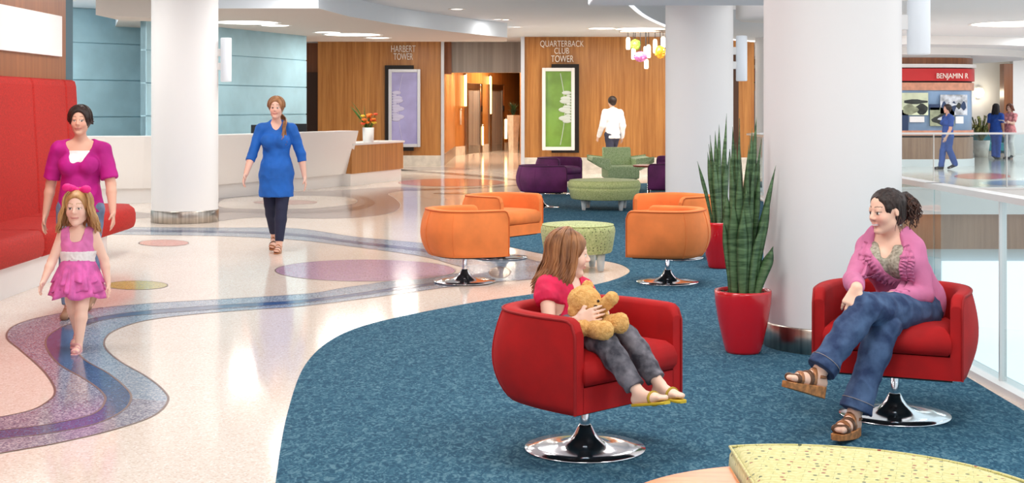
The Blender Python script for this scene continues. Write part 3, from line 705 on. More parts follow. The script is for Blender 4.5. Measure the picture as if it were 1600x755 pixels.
def kphoto(x0, y0, x1, y1, label, style):
    X = lambda p: (p-800)*(YF-.02)/F-KX; Z = zpx
    t = thing('exhibit_photo', label, 'photograph', (KX, YF-.02, 0), 0, 'photographs on the kiosk wall')
    q = MB(); q.box(X(x0),-.02,Z(y1),X(x1),.015,Z(y0)); q.build('print', M[{'land':'ph_sky','cars':'ph_bw','dark':'navy','car':'ph_mid','note':'white'}[style]], t)
    def blob(u0, v0, u1, v1, m, d):
        b = MB(); n = 14; pts = []
        for k in range(n):
            a = 2*PI*k/n; pts.append(((u0+u1)/2+(u1-u0)/2*math.cos(a)*(1+.18*math.sin(3*a+u0)), (v0+v1)/2+(v1-v0)/2*math.sin(a)*(1+.18*math.cos(4*a))))
        P = [(max(x0+.6,min(x1-.6,u)), max(y0+.6,min(y1-.6,v_))) for u, v_ in pts]
        b.add([(X(u), d, Z(v_)) for u, v_ in P], [tuple(range(n))]); b.build('print_shape', M[m], t)
    w_, h_ = x1-x0, y1-y0
    if style == 'land':
        blob(x0, y0+h_*.30, x1, y0+h_*.50, 'ph_dark', -.0215); blob(x0+w_*.5, y0+h_*.5, x1, y1, 'ph_dark', -.022); blob(x0, y0+h_*.52, x0+w_*.6, y1, 'ph_mid', -.0222)
    if style == 'cars':
        for i in range(5): blob(x0+w_*(.04+.18*i), y0+h_*(.34+.06*(i%2)), x0+w_*(.24+.18*i), y0+h_*(.7+.05*(i%3)), 'ph_dark' if i%2 else 'navy', -.0215-.0003*i)
        blob(x0+w_*.2, y0+h_*.4, x0+w_*.6, y0+h_*.55, 'ph_bw', -.024)
    if style == 'car': blob(x0+w_*.1, y0+h_*.35, x1, y0+h_*.95, 'ph_dark', -.0215); blob(x0+w_*.3, y0+h_*.5, x0+w_*.8, y0+h_*.7, 'ph_bw', -.022)
kphoto(1409,145,1450,180,'landscape photograph of a pale road on the kiosk wall','land')
kphoto(1469,148,1511,180,'grey photograph of vehicles on the kiosk wall','cars')
kphoto(1453,168,1491,197,'photograph of a dark car partly behind the walking figure in blue','car')
kphoto(1404,172,1419,204,'dark blue print at the left end of the kiosk wall','dark')
kphoto(1452,163,1468,172,'dark blue narrow print between two photographs','dark')
kphoto(1421,182,1444,191,'small white caption card under the landscape photograph','note')
kphoto(1493,182,1505,193,'small white caption card under the vehicle photograph','note')

# walls behind the kiosk
w = MB(); w.box(6.0, 47.5, 0, 26, 47.8, 3.3); w.build('wall_far', M['white'], struct=True)
w = MB(); w.box(16.45, 46.0, 0, 16.75, 46.4, 3.0); w.build('trim_7', M['wood_brown'], struct=True)
w = MB(); w.box(16.75, 46.0, 0, 26, 46.3, 3.3); w.build('wall_far_right', M['white'], struct=True)
t = thing('wall_washer', 'small glowing wall lamp on the pale wall beyond the kiosk', 'lamp', ((1531-800)*47.3/F, 47.4, 0))
q = MB(); q.lathe([(0,1.9),(.13,1.9),(.19,2.05),(.13,2.2),(0,2.2)], (0,0,0), 20); q.build('shade', M['gl_white'], t)
q = MB(); q.box(-.06,0,1.85,.06,.1,2.25); q.build('bracket', M['white'], t)
l = bpy.data.lights.new('lamp','POINT'); l.energy = 16; l.color = (1,.9,.72); l.shadow_soft_size = .15; lo_ = bpy.data.objects.new('lamp', l); COL.objects.link(lo_); lo_.parent = t; lo_.location = (0,-.35,2.0)

# ------------------------------------------------------------------ railings and the atrium
def rail_run(name, pts, label, split):
    pts = [np.array(p, float) for p in pts]; t = thing(name, label, 'railing', (pts[0][0], pts[0][1], 0)); o = pts[0]
    for a, b in zip(pts[:-1], pts[1:]):
        Ln = np.linalg.norm(b-a); d = (b-a)/Ln; n = np.array([-d[1], d[0]]); k = max(1, round(Ln/split))
        for i in range(k):
            p0 = a+d*(Ln*i/k+.006); p1 = a+d*(Ln*(i+1)/k-.006)
            q = MB(); q.prism([tuple(p0-n*.006-o), tuple(p1-n*.006-o), tuple(p1+n*.006-o), tuple(p0+n*.006-o)], .03, 1.045); q.build('glass_panel', M['glass'], t)
            if i:
                pc_ = a+d*(Ln*i/k)-o; q = MB(); q.prism([tuple(pc_-n*.02-d*.007), tuple(pc_+n*.02-d*.007), tuple(pc_+n*.02+d*.007), tuple(pc_-n*.02+d*.007)], .03, 1.045); q.build('post', M['rail'], t)
    q = MB()
    for a, b in zip(pts[:-1], pts[1:]):
        d = (b-a)/np.linalg.norm(b-a); n = np.array([-d[1], d[0]])
        q.prism([tuple(a-n*.05-d*.03-o), tuple(b-n*.05+d*.03-o), tuple(b+n*.05+d*.03-o), tuple(a+n*.05-d*.03-o)], 1.04, 1.075)
    q.build('handrail', M['rail'], t, bevel=.006)
    q = MB()
    for a, b in zip(pts[:-1], pts[1:]):
        d = (b-a)/np.linalg.norm(b-a); n = np.array([-d[1], d[0]])
        q.prism([tuple(a-n*.07-o), tuple(b-n*.07-o), tuple(b+n*.07-o), tuple(a+n*.07-o)], 0, .04)
    q.build('base_shoe', M['white'], t, bevel=.004)
    return t
rail_run('glass_railing', [(2.80,4.18),(2.695,8.78),(2.68,9.93)], 'near glass railing with a pale handrail beside the seated woman', 1.15)
rail_run('glass_railing', [(4.35,21.0),(4.35,25.2),(4.6,25.8),(5.2,26.0),(13.5,26.0),(24,26.0)], 'far glass railing across the atrium in front of the kiosk', 1.5)
w = MB()
w.box(4.2, 25.96, -.47, 28, 26.2, -.004); w.build('trim_8', M['white'], struct=True)
w = MB(); w.box(4.2, 26.3, -1.16, 28, 26.5, -.47); w.build('wall_lower_band', M['kiosk_wood'], struct=True)
M['lower_blue'] = mat('lower_glazing_frame', (214,226,232), .4); M['lower_win'] = mat('lower_window_pane', (244,248,252), .25, emit=.85)
w = MB(); w.box(4.2, 26.6, -5.2, 28, 26.8, -1.16); w.build('wall_lower', M['lower_blue'], struct=True)
for i in range(6):
    x0 = 8.3+i*2.6; w = MB(); w.box(x0, 26.54, -4.6, x0+2.5, 26.62, -1.42); w.build('window_%d' % (i+1), M['lower_win'], struct=True)
w = MB(); w.box(2.0, -4, -5.4, 28, 26.6, -5.2); w.build('floor_lower', M['terrazzo'], struct=True)
w = MB(); w.prism([(2.75,-4),(2.75,9.8),(4.2,14),(4.2,26.2),(4.1,26.2),(4.1,14.1),(2.65,9.8),(2.65,-4)], -5.2, -.451); w.build('wall_lower_left', M['white'], struct=True)
w = MB(); w.box(2.70, -4, -.45, 2.86, 9.8, -.002); w.build('trim_9', M['white'], struct=True)

# ------------------------------------------------------------------ swivel tub chairs
def tub_chair(label, group, m_fab, m_pipe, loc, rz):
    t = thing('swivel_chair', label, 'chair', loc, rz, group)
    mid = [(-.355,-.27),(-.392,-.12),(-.402,.05),(-.365,.215),(-.25,.33),(0,.372)]
    top = [(-.355,-.27),(-.368,-.12),(-.362,.04),(-.32,.185),(-.215,.285),(0,.318)]
    bot = [(-.355,-.27),(-.355,-.12),(-.335,.04),(-.29,.17),(-.19,.26),(0,.295)]
    inn = [(-.298,-.27),(-.300,-.12),(-.294,.03),(-.255,.15),(-.165,.22),(0,.245)]
    mir = lambda a: [np.array(p) for p in spline(a+[(-p[0],p[1]) for p in a[-2::-1]], 6)]
    mid, top, bot, inn = mir(mid), mir(top), mir(bot), mir(inn)
    n = len(mid)
    prof = []      # (kind, weight, z): outer blend bot-mid-top, then inner
    def outer(i, s):          # s 0 bottom .. 1 top
        b = math.sin(PI*min(1, max(0, (s*.94+.03))))**.8
        base = bot[i]*(1-s)+top[i]*s
        return base+(mid[i]-base)*b*.95
    rows = []
    dist = [min(np.linalg.norm(np.diff(np.array(mid[:i+1]), axis=0), axis=1).sum() if i else 0, np.linalg.norm(np.diff(np.array(mid[i:]), axis=0), axis=1).sum() if i < n-1 else 0) for i in range(n)]
    RT = .055
    def drop(i): return RT-math.sqrt(max(0, RT*RT-max(0, RT-dist[i])**2))
    TOP = .39
    for i in range(n):
        r = []; dz_ = drop(i)
        for s in np.linspace(0, 1, 12): p = outer(i, s); r.append((p[0], p[1], .25+(TOP-dz_)*s))
        po = outer(i, 1.0); pi_ = inn[i]
        for k, dz in ((.12,.014),(.3,.02),(.7,.02),(.88,.014),(1.0,-.002)): p = po*(1-k)+pi_*k; r.append((p[0], p[1], .25+TOP-dz_+dz))
        for z in (.565,.48,.38,.25): r.append((pi_[0], pi_[1], z))
        rows.append(r)
    q = MB(); q.grid(rows, closed_u=True); m = len(rows[0])
    q.add(rows[0], [tuple(range(m))[::-1]]); q.add(rows[-1], [tuple(range(m))])
    q.build('tub_shell', M[m_fab], t)
    # seat body below the cushion
    q = MB(); ring = [tuple(p) for p in inn]; q.prism([(p[0]*1.01, p[1]) for p in ring], .25, .36); q.build('seat_base', M[m_fab], t)
    q = MB(); q.prism([(p[0]*.86, p[1]*.86) for p in [tuple(x) for x in bot]], .235, .252); q.build('underside', M['black_plastic'], t)
    # loose cushion, puffed
    q = MB(); rows = []
    for z, ins in ((.362,.03),(.367,.008),(.39,-.006),(.43,-.008),(.47,.004),(.495,.03),(.508,.10)):
        rows.append([(p[0]*(1-ins/.28*.9), (p[1]-(-.02))*(1-ins/.25)-.02-(.012 if p[1] < -.2 else 0), z) for p in ring])
    # close the front edge with a straight run
    q.grid(rows, closed_u=True); nn = len(ring); q.add(rows[-1], [tuple(range(nn))[::-1]], smooth=True); q.add(rows[0], [tuple(range(nn))])
    c = q.build('seat_cushion', M[m_fab], t, bevel=0)
    S0 = .0035
    # piping: top outer edge running down both front edges
    q = MB(); line = [(outer(0, s)[0], -.272, .25+(TOP-RT)*s) for s in np.linspace(0,1,8)]
    line += [(outer(i,1.0)[0]*.995, outer(i,1.0)[1]*.995, .259+TOP-drop(i)) for i in range(1,n-1)]
    line += [(outer(n-1, s)[0], -.272, .25+(TOP-RT)*s) for s in np.linspace(1,0,8)]
    q.tube(line, .0065, 6); q.build('piping', M[m_pipe], t)
    for i0 in (n//2-10, n//2, n//2+10):
        q = MB(); q.tube([(outer(i0, s)[0]*1.002, outer(i0, s)[1]*1.002+(.001 if i0 == n//2 else 0), .25+TOP*s) for s in np.linspace(0,1,14)], S0, 5); q.build('seam', M[m_fab], t)
    q = MB(); q.lathe([(.0,.0055),(.272,.0055),(.276,.009),(.274,.013),(.20,.018),(.14,.023),(.105,.032),(.080,.045),(.060,.062),(.045,.083),(.034,.105),(.027,.116),(.0,.117)], (0,0,0), 64); q.build('pedestal_base', M['chrome'], t)
    q = MB(); q.lathe([(.022,.112),(.022,.24),(.06,.242),(.06,.25)], (0,0,0), 24); q.build('post', M['chrome'], t)
    return t
R = math.radians
def spot(px, Y): return ((px-800)*Y/F, Y, 0)
gr_red, gr_or, gr_pu = 'red swivel tub chairs', 'orange swivel tub chairs', 'purple swivel tub chairs'
tub_chair('red velvet swivel tub chair with the girl and teddy bear', gr_red, 'red_velvet', 'red_piping', (.332, 6.26, 0), R(44))
rc = [o for o in COL.objects if o.get('group') == gr_red][0]
dup(rc, (1.93, 6.94, 0), R(-24), 'red velvet swivel tub chair under the woman in jeans', gr_red)
oc = tub_chair('orange swivel tub chair nearest the lilac floor oval, its back to us', gr_or, 'orange_velvet', 'orange_piping', spot(726, 12.25), R(115))
dup(oc, spot(783, 14.2), R(52), 'orange swivel tub chair with its seat showing, behind the one by the lilac floor oval', gr_or)
dup(oc, spot(1043, 12.2), R(-112), 'orange swivel tub chair nearest the front snake plant, back to us', gr_or)
dup(oc, spot(1057, 14.15), R(-52), 'orange swivel tub chair partly hidden beside the rear snake plant', gr_or)
pu = tub_chair('purple swivel tub chair left of the oval green ottoman, back to us', gr_pu, 'purple_velvet', 'purple_piping', spot(846, 21.3), R(112))
dup(pu, spot(872, 24.6), R(52), 'purple swivel tub chair farthest from us, nearest the green picture', gr_pu)
dup(pu, spot(1046, 22.0), R(-108), 'purple swivel tub chair cut off by the column, right of the oval ottoman', gr_pu)
dup(pu, spot(1064, 25.2), R(-52), 'purple swivel tub chair almost hidden behind the column, beside the small red table', gr_pu)

# ------------------------------------------------------------------ ottomans
def round_ottoman(label, loc, rx, z0, z1, m, seam=False, taper=.92, nleg=4, lrad=.72, ph=.5):
    t = thing('ottoman', label, 'ottoman', loc, 0, 'round green ottomans')
    q = MB(); h = z1-z0
    pr = [(0,z0),(rx*taper*.97,z0),(rx*taper,z0+.012),(rx*(taper+1)/2*1.015,z0+h*.45)]
    if seam: pr += [(rx,z0+h*.58),(rx*.985,z0+h*.60),(rx*1.0,z0+h*.62)]
    pr += [(rx*1.005,z0+h*.75),(rx*.99,z0+h*.88),(rx*.95,z0+h*.96),(rx*.86,z0+h*.995),(rx*.5,z1+.012),(0,z1+.016)]
    q.lathe(pr, (0,0,0), 64); q.build('upholstered_seat', M[m], t)
    q = MB(); zt = z0+h*.965; q.tube([(rx*.955*math.cos(a), rx*.955*math.sin(a), zt) for a in np.linspace(0,2*PI,49)[:-1]], .005, 6, closed=True); q.build('piping', M[m], t)
    for k in range(nleg):
        a = ph+2*PI*k/nleg; q = MB(); c = (rx*lrad*math.cos(a), rx*lrad*math.sin(a), 0)
        q.lathe([(0,.005),(.026,.005),(.030,.012),(.045,z0),(0,z0)], c, 20, smooth=True); q.build('leg', M['acrylic'], t)
    return t
round_ottoman('round green dotted ottoman behind the seated girl', spot(903, 13.15), .355, .175, .445, 'green_dots', ph=.95)
round_ottoman('wide oval green ottoman between the purple chairs', spot(944, 20.9), .55, .165, .455, 'green_oval', True, ph=.62)

# cut-round ottoman at the very front and the wood table against its straight side
cx0, cy0 = .88, 3.85
ft = thing('ottoman', 'lime green front ottoman with a flat side and dashed fabric', 'ottoman', (cx0, cy0, 0), 0, 'round green ottomans')
def dshape(r, xcut, right=True):
    a0 = math.acos(xcut/r)
    if right: an = np.linspace(-a0, a0, 60)
    else: an = np.linspace(a0, 2*PI-a0, 60)
    return [(r*math.cos(a), r*math.sin(a)) for a in an]
q = MB(); xc_ = -.165; ro = .71; rows = []
for z, ins in ((.14,.03),(.16,.0),(.38,0),(.415,.004),(.437,.02),(.45,.05),(.4535,.10)):
    rows.append([(p[0]*(1-ins/ro) if p[0] > xc_+1e-6 else p[0]+ins*.6, p[1]*(1-ins/ro), z) for p in [(max(x_[0], xc_), x_[1]) for x_ in dshape(ro, xc_)]])
q.grid(rows, closed_u=True); nn = len(rows[0]); q.add(rows[-1], [tuple(range(nn))]); q.add(rows[0], [tuple(range(nn))[::-1]])
q.build('upholstered_seat', M['green_front'], ft)
q = MB(); q.tube([(p[0]*(.985), p[1]*.985, .441) for p in dshape(ro, xc_)], .005, 6, closed=True); q.build('piping', M['green_front'], ft)
for p in ((.45,.3),(.45,-.3),(-.08,.5),(-.08,-.5)):
    q = MB(); q.lathe([(0,.005),(.026,.005),(.045,.145),(0,.145)], (p[0],p[1],0), 20); q.build('leg', M['acrylic'], ft)
tb = thing('side_table', 'curved wood side table against the flat side of the front ottoman', 'table', (cx0, cy0, 0))
q = MB(); q.prism([(min(p[0], xc_-.012), p[1]) for p in dshape(.615, xc_-.012, False)], .365, .40); q.build('table_top', M['wood_top'], tb, bevel=.006)
q = MB(); q.prism([(min(p[0]*.85, xc_-.03), p[1]*.85) for p in dshape(.615, xc_-.012, False)], .10, .365); q.build('apron', M['wood_top'], tb)
for p in ((-.3,.3),(-.3,-.3),(-.46,0)):
    q = MB(); q.lathe([(0,.005),(.026,.005),(.04,.10),(0,.10)], (p[0],p[1],0), 16); q.build('leg', M['acrylic'], tb)

# green winged lounge chair and the small red table behind the oval ottoman
gc = thing('lounge_chair', 'green tweed lounge chair with flared wing arms by the wood wall', 'chair', (2.03, 25.9, 0), R(6))
q = MB(); q.box(-.30,-.40,.22,.30,.30,.46); q.build('seat', M['green_chair'], gc, bevel=.03)
q = MB(); q.add([(-.27,.20,.42),(.27,.20,.42),(.27,.36,.42),(-.27,.36,.42),(-.27,.34,.79),(.27,.34,.79),(.27,.44,.79),(-.27,.44,.79)], [(0,3,2,1),(4,5,6,7),(0,1,5,4),(1,2,6,5),(2,3,7,6),(3,0,4,7)]); q.build('backrest', M['green_chair'], gc, bevel=.025)
for s in (-1,1):
    q = MB(); v = [(s*.26,-.40,.42),(s*.31,-.40,.40),(s*.56,-.38,.54),(s*.56,-.38,.61),(s*.26,-.36,.575)]
    v2 = [(p[0]*.98, .36, p[2]+.02) for p in v]; f = [(0,1,2,3,4),(9,8,7,6,5)]+[(i,(i+1)%5+0,(i+1)%5+5,i+5) for i in range(5)]
    q.add(v+v2, f); o = q.build('wing_arm', M['green_chair'], gc, bevel=.02)
for x_, y_ in ((-.24,-.32),(.24,-.32),(-.24,.24),(.24,.24)):
    q = MB(); q.lathe([(0,.005),(.018,.005),(.026,.22),(0,.22)], (x_,y_,0), 12); q.build('leg', M['chrome'], gc)
st_ = thing('side_table', 'small round reddish wood table beside the green lounge chair', 'table', spot(1014, 24.3))
M['red_wood'] = wood('reddish_wood', (150,66,44), (190,92,64), .3, (3,12,3))
q = MB(); q.lathe([(0,.50),(.27,.50),(.285,.51),(.285,.53),(.27,.535),(0,.535)], (0,0,0), 40); q.build('table_top', M['red_wood'], st_)
q = MB(); q.lathe([(0,.005),(.19,.005),(.19,.015),(.03,.04),(.025,.50),(0,.50)], (0,0,0), 28); q.build('pedestal', M['chrome'], st_)

# ------------------------------------------------------------------ snake plants
M['snake'] = None
m = bpy.data.materials.new('snake_leaf'); m.use_nodes = True; nt = m.node_tree; b_ = nt.nodes['Principled BSDF']; L = nt.links.new
b_.inputs['Roughness'].default_value = .38
tc = nt.nodes.new('ShaderNodeTexCoord'); mp = nt.nodes.new('ShaderNodeMapping'); mp.inputs['Scale'].default_value = (4,4,26); L(tc.outputs['Object'], mp.inputs['Vector'])
n = nt.nodes.new('ShaderNodeTexNoise'); n.inputs['Scale'].default_value = 1.7; n.inputs['Detail'].default_value = 4; n.inputs['Distortion'].default_value = .8; L(mp.outputs['Vector'], n.inputs['Vector'])
r = nt.nodes.new('ShaderNodeValToRGB'); e = r.color_ramp.elements; e[0].position = .34; e[0].color = lin((40,72,38)); e[1].position = .74; e[1].color = lin((104,136,92)); L(n.outputs['Fac'], r.inputs['Fac']); L(r.outputs['Color'], b_.inputs['Base Color'])
M['snake'] = m
M['snake_edge'] = mat('leaf_margin', (150,166,104), .4)
def leaf(mb, base, lean, h, w, tw, bend, fold=.35):
    """upright sword leaf: channelled strip with thickness"""
    N = 14; rows = []; w = w*(1.12 if h < .68 else .84)
    for i in range(N+1):
        s = i/N; wd = w*(.62+.9*s-.35*s*s)*(1-s**6*.4)
        if s > .62: wd *= max(.03, 1-((s-.62)/.38)**1.5)
        a = tw+bend*s*1.4; ca, sa = math.cos(a), math.sin(a)
        c = np.array([base[0]+lean[0]*(s**1.3)*h, base[1]+lean[1]*(s**1.3)*h, base[2]+h*s*(1-.08*(lean[0]**2+lean[1]**2))])
        side = np.array([ca, sa, 0]); nrm = np.array([-sa, ca, 0])
        d = wd*fold; th = .004
        rows.append([tuple(c-side*wd-nrm*(-d)), tuple(c-side*wd*.5+nrm*d*.35), tuple(c), tuple(c+side*wd*.5+nrm*d*.35), tuple(c+side*wd+nrm*d),
                     tuple(c+side*wd*.5+nrm*(d*.35+th)), tuple(c+nrm*th*1.4), tuple(c-side*wd*.5+nrm*(d*.35+th))])
        rows[-1][0] = tuple(c-side*wd+nrm*d)
    mb.grid(rows, closed_u=True)
def planter(label, loc, s, leaves, hpot=.40):
    t = thing('potted_snake_plant', label, 'plant', loc, 0, 'potted snake plants')
    r = .18*s; h = hpot*s
    q = MB(); q.lathe([(0,.006),(r*.60,.006),(r*.63,.02),(r*.72,h*.2),(r*.88,h*.52),(r*.98,h*.8),(r*1.0,h*.95),(r*.99,h),(r*.93,h),(r*.92,h*.95),(r*.90,h*.90),(0,h*.90)], (0,0,0), 48); q.build('pot', M['pot'], t)
    for k in range(3):
        a = 2*PI*k/3-.9; f = MB(); f.lathe([(0,.004),(.012,.004),(.012,.022),(0,.022)], (r*.52*math.cos(a), r*.52*math.sin(a), 0), 10); f.build('foot', M['chrome'], t)
    q = MB(); q.lathe([(r*.90,h*.93),(r*.6,h*.955),(r*.3,h*.95),(0,h*.96)], (0,0,0), 32)
    for k in range(70):
        a = random.uniform(0,2*PI); rr = r*.86*math.sqrt(random.random()); q.ell((rr*math.cos(a), rr*math.sin(a), h*.952), (random.uniform(.008,.016),random.uniform(.008,.016),.007), 6, 4)
    q.build('soil', M['soil'], t)
    for (bx, by, lx, ly, hh, w, tw, bd) in leaves:
        q = MB(); leaf(q, (bx*.92, by*.92, h*.93), (lx, ly), hh, w, tw, bd); q.build('leaf', M['snake'], t)
    return t
# front plant: (px of tip, height by tip y) from the photo, spread around the pot
fp = spot(1161, 8.72); kf = F/8.72
lv = []
for tipx, tipy, bx, by, w in ((1187,188,.035,.06,.030),(1172,232,.02,.05,.033),(1146,203,-.03,.07,.030),(1160,214,-.005,.09,.028),(1180,205,.05,.08,.030),(1139,238,-.06,.02,.032),(1153,262,-.03,-.02,.034),
        (1163,300,.0,-.06,.038),(1216,263,.08,.02,.026),(1203,300,.07,-.03,.030),(1142,318,-.07,-.04,.036),(1195,345,.06,-.07,.036),(1176,288,.03,-.03,.034),(1190,262,.06,.05,.030),(1134,300,-.08,.04,.030),
        (1207,388,.085,-.06,.040),(1168,250,.0,.03,.030),(1150,228,-.05,.09,.028),(1128,345,-.09,-.02,.022),(1183,240,.04,.02,.030),(1158,330,-.02,-.09,.034),(1193,222,.05,.10,.026),(1157,190,-.01,.10,.024),(1148,290,-.06,.0,.030)):
    zt = EYE-(tipy-HZ)/kf; hh = zt-.352; tx = (tipx-1161)/kf
    lv.append((bx*.9, by*.9, (tx-bx*.9)/hh, random.uniform(-.05,.05), hh, w, random.uniform(-.6,.6), random.uniform(-.3,.3)))
planter('large red potted snake plant in front of the big white column', fp, 1.0, lv)
bp_ = spot(1125, 13.3); kb_ = F/13.3; lv = []
for tipx, tipy, bx, by, w in ((1138,188,.03,.05,.022),(1126,205,.0,.06,.026),(1117,222,-.03,.0,.026),(1109,222,-.05,.03,.022),(1104,248,-.06,-.02,.030),(1088,262,-.08,0,.020),(1123,240,.0,-.05,.030),(1131,228,.02,0,.028),(1114,260,-.02,-.07,.030),(1133,262,.05,-.05,.028),(1141,248,.06,.02,.026),(1107,236,-.04,.05,.026),(1120,215,-.01,.08,.024),(1137,235,.05,.06,.024)):
    zt = EYE-(tipy-HZ)/kb_; hh = zt-.352; tx = (tipx-1125)/kb_
    lv.append((bx, by, (tx-bx)/hh, random.uniform(-.05,.05), hh, w, random.uniform(-.6,.6), random.uniform(-.3,.3)))
planter('red potted snake plant farther back beside the orange chairs', bp_, 1.0, lv, .45)

# ------------------------------------------------------------------ signed distance modelling for bodies and clothes
class SDF:
    def __init__(s, lo, hi, h):
        s.lo = np.array(lo, float); s.h = h
        s.n = np.ceil((np.array(hi, float)-s.lo)/h).astype(int)+1
        s.d = np.full(s.n, .25, np.float32)
    def _box(s, a, b, mg):
        i0 = np.clip(np.floor((np.minimum(a,b)-mg-s.lo)/s.h).astype(int), 0, s.n-1); i1 = np.clip(np.ceil((np.maximum(a,b)+mg-s.lo)/s.h).astype(int)+1, 1, s.n)
        if np.any(i1 <= i0): return None
        ax = [s.lo[k]+s.h*np.arange(i0[k], i1[k], dtype=np.float32) for k in range(3)]
        return tuple(slice(i0[k], i1[k]) for k in range(3)), np.meshgrid(*ax, indexing='ij', sparse=True)
    def _mix(s, sl, d, k, sub):
        o = s.d[sl]; d = d.astype(np.float32)
        if sub:
            hh = np.clip(.5-.5*(o+d)/k, 0, 1) if k > 0 else None
            s.d[sl] = np.maximum(o, -d) if k <= 0 else o*(1-hh)+(-d)*hh+k*hh*(1-hh)
        else:
            if k <= 0: s.d[sl] = np.minimum(o, d); return
            hh = np.clip(.5+.5*(o-d)/k, 0, 1); s.d[sl] = o*(1-hh)+d*hh-k*hh*(1-hh)
    def cone(s, a, b, ra, rb, k=.012, sub=False, squash=None, grow=0.0):
        a = np.array(a, float); b = np.array(b, float); ra += grow; rb += grow
        r = _box = s._box(a, b, max(ra, rb)*(1.0 if squash is None or squash[1] <= 1 else squash[1])+k+2*s.h)
        if r is None: return s
        sl, (X, Y, Z) = r; px, py, pz = X-a[0], Y-a[1], Z-a[2]; ba = b-a
        if squash is not None:
            nv = np.array(squash[0], float); nv /= np.linalg.norm(nv); f = 1/squash[1]-1
            dn = px*nv[0]+py*nv[1]+pz*nv[2]; px = px+f*dn*nv[0]; py = py+f*dn*nv[1]; pz = pz+f*dn*nv[2]
            ba = ba+f*np.dot(ba, nv)*nv
        L2 = float(ba@ba)+1e-12
        t = np.clip((px*ba[0]+py*ba[1]+pz*ba[2])/L2, 0, 1)
        d = np.sqrt((px-t*ba[0])**2+(py-t*ba[1])**2+(pz-t*ba[2])**2)-(ra+t*(rb-ra))
        if squash is not None and squash[1] < 1: d = d*(.5+.5*squash[1])
        s._mix(sl, d, k, sub); return s
    def ell(s, c, r, k=.012, sub=False, rot=None, grow=0.0):
        c = np.array(c, float); r = np.array(r, float)+grow; m = r.max()
        q = s._box(c, c, m+k+2*s.h)
        if q is None: return s
        sl, (X, Y, Z) = q; p = [X-c[0], Y-c[1], Z-c[2]]
        if rot is not None: p = [p[0]*rot[i][0]+p[1]*rot[i][1]+p[2]*rot[i][2] for i in range(3)]
        k0 = np.sqrt((p[0]/r[0])**2+(p[1]/r[1])**2+(p[2]/r[2])**2)+1e-6
        k1 = np.sqrt((p[0]/r[0]**2)**2+(p[1]/r[1]**2)**2+(p[2]/r[2]**2)**2)+1e-6
        s._mix(sl, k0*(k0-1)/k1, k, sub); return s
    def chain(s, pts, rs, k=.012, **kw):
        for i in range(len(pts)-1): s.cone(pts[i], pts[i+1], rs[i], rs[i+1], k, **kw)
        return s
    def cut(s, p, n, rad=None):               # remove what lies on the +n side of the plane (near p)
        p = np.array(p, float); n = np.array(n, float); n /= np.linalg.norm(n)
        q = s._box(p, p, rad if rad else 9)
        sl, (X, Y, Z) = q; d = (X-p[0])*n[0]+(Y-p[1])*n[1]+(Z-p[2])*n[2]
        if rad:
            w = np.sqrt((X-p[0])**2+(Y-p[1])**2+(Z-p[2])**2)-rad; d = np.maximum(-np.maximum(-d, w), -9); d = np.where(w < 0, d, -9)
        s.d[sl] = np.maximum(s.d[sl], d.astype(np.float32)); return s
    def mesh(s, name, mats, parent=None, loc=None, color=None, disp=None, org=(0,0,0)):
        D = s.d; D[0]=D[-1]=.1; D[:,0]=D[:,-1]=.1; D[:,:,0]=D[:,:,-1]=.1
        S_ = D < 0; c = np.zeros(np.array(D.shape)-1, np.int8); off = [(i,j,k) for i in (0,1) for j in (0,1) for k in (0,1)]
        sl = lambda o: tuple(slice(o[a], D.shape[a]-1+o[a]) for a in range(3))
        for o in off: c += S_[sl(o)]
        I, J, K = np.nonzero((c > 0) & (c < 8)); nV = len(I)
        idx = np.full(c.shape, -1, np.int32); idx[I,J,K] = np.arange(nV)
        P = np.zeros((nV,3)); C = np.zeros(nV)
        for a in range(3):
            for o in off:
                if o[a]: continue
                o2 = list(o); o2[a] = 1
                d1 = D[I+o[0],J+o[1],K+o[2]]; d2 = D[I+o2[0],J+o2[1],K+o2[2]]; m = (d1 < 0) != (d2 < 0)
                tt = np.where(m, d1/np.where(m, d1-d2, 1), 0); q = np.tile(np.array(o, float), (nV,1)); q[:,a] += tt
                P[m] += q[m]; C += m
        V = s.lo+s.h*(np.stack([I,J,K],1)+P/C[:,None])
        Fs = []
        for a in range(3):
            b, e = [(1,2),(2,0),(0,1)][a]
            s0 = [slice(1,-1)]*3; s1 = [slice(1,-1)]*3; s0[a] = slice(0,-1); s1[a] = slice(1,None)
            A0, A1 = S_[tuple(s0)], S_[tuple(s1)]; q = np.argwhere(A0 != A1)
            if not len(q): continue
            inside = A0[tuple(q.T)]; g = q.copy(); g[:,b] += 1; g[:,e] += 1
            def cell(db, de): h_ = g.copy(); h_[:,b] += db; h_[:,e] += de; return idx[h_[:,0],h_[:,1],h_[:,2]]
            f = np.stack([cell(-1,-1), cell(0,-1), cell(0,0), cell(-1,0)], 1)
            f[~inside] = f[~inside][:, ::-1]; Fs.append(f)
        Fq = np.concatenate(Fs); Fq = Fq[(Fq >= 0).all(1)]
        # light smoothing
        acc = np.zeros_like(V); cnt = np.zeros(nV)
        for a in range(4):
            np.add.at(acc, Fq[:,a], V[Fq[:,(a+1)%4]]); np.add.at(cnt, Fq[:,a], 1)
        V = V*.5+.5*acc/np.maximum(cnt,1)[:,None]
        if disp is not None: V = disp(V, Fq)
        me = bpy.data.meshes.new(name); me.vertices.add(nV); me.vertices.foreach_set('co', (V-np.array(org)).astype(np.float32).ravel())
        me.loops.add(len(Fq)*4); me.loops.foreach_set('vertex_index', Fq.astype(np.int32).ravel())
        me.polygons.add(len(Fq)); me.polygons.foreach_set('loop_start', np.arange(0, len(Fq)*4, 4, dtype=np.int32)); me.polygons.foreach_set('loop_total', np.full(len(Fq), 4, np.int32))
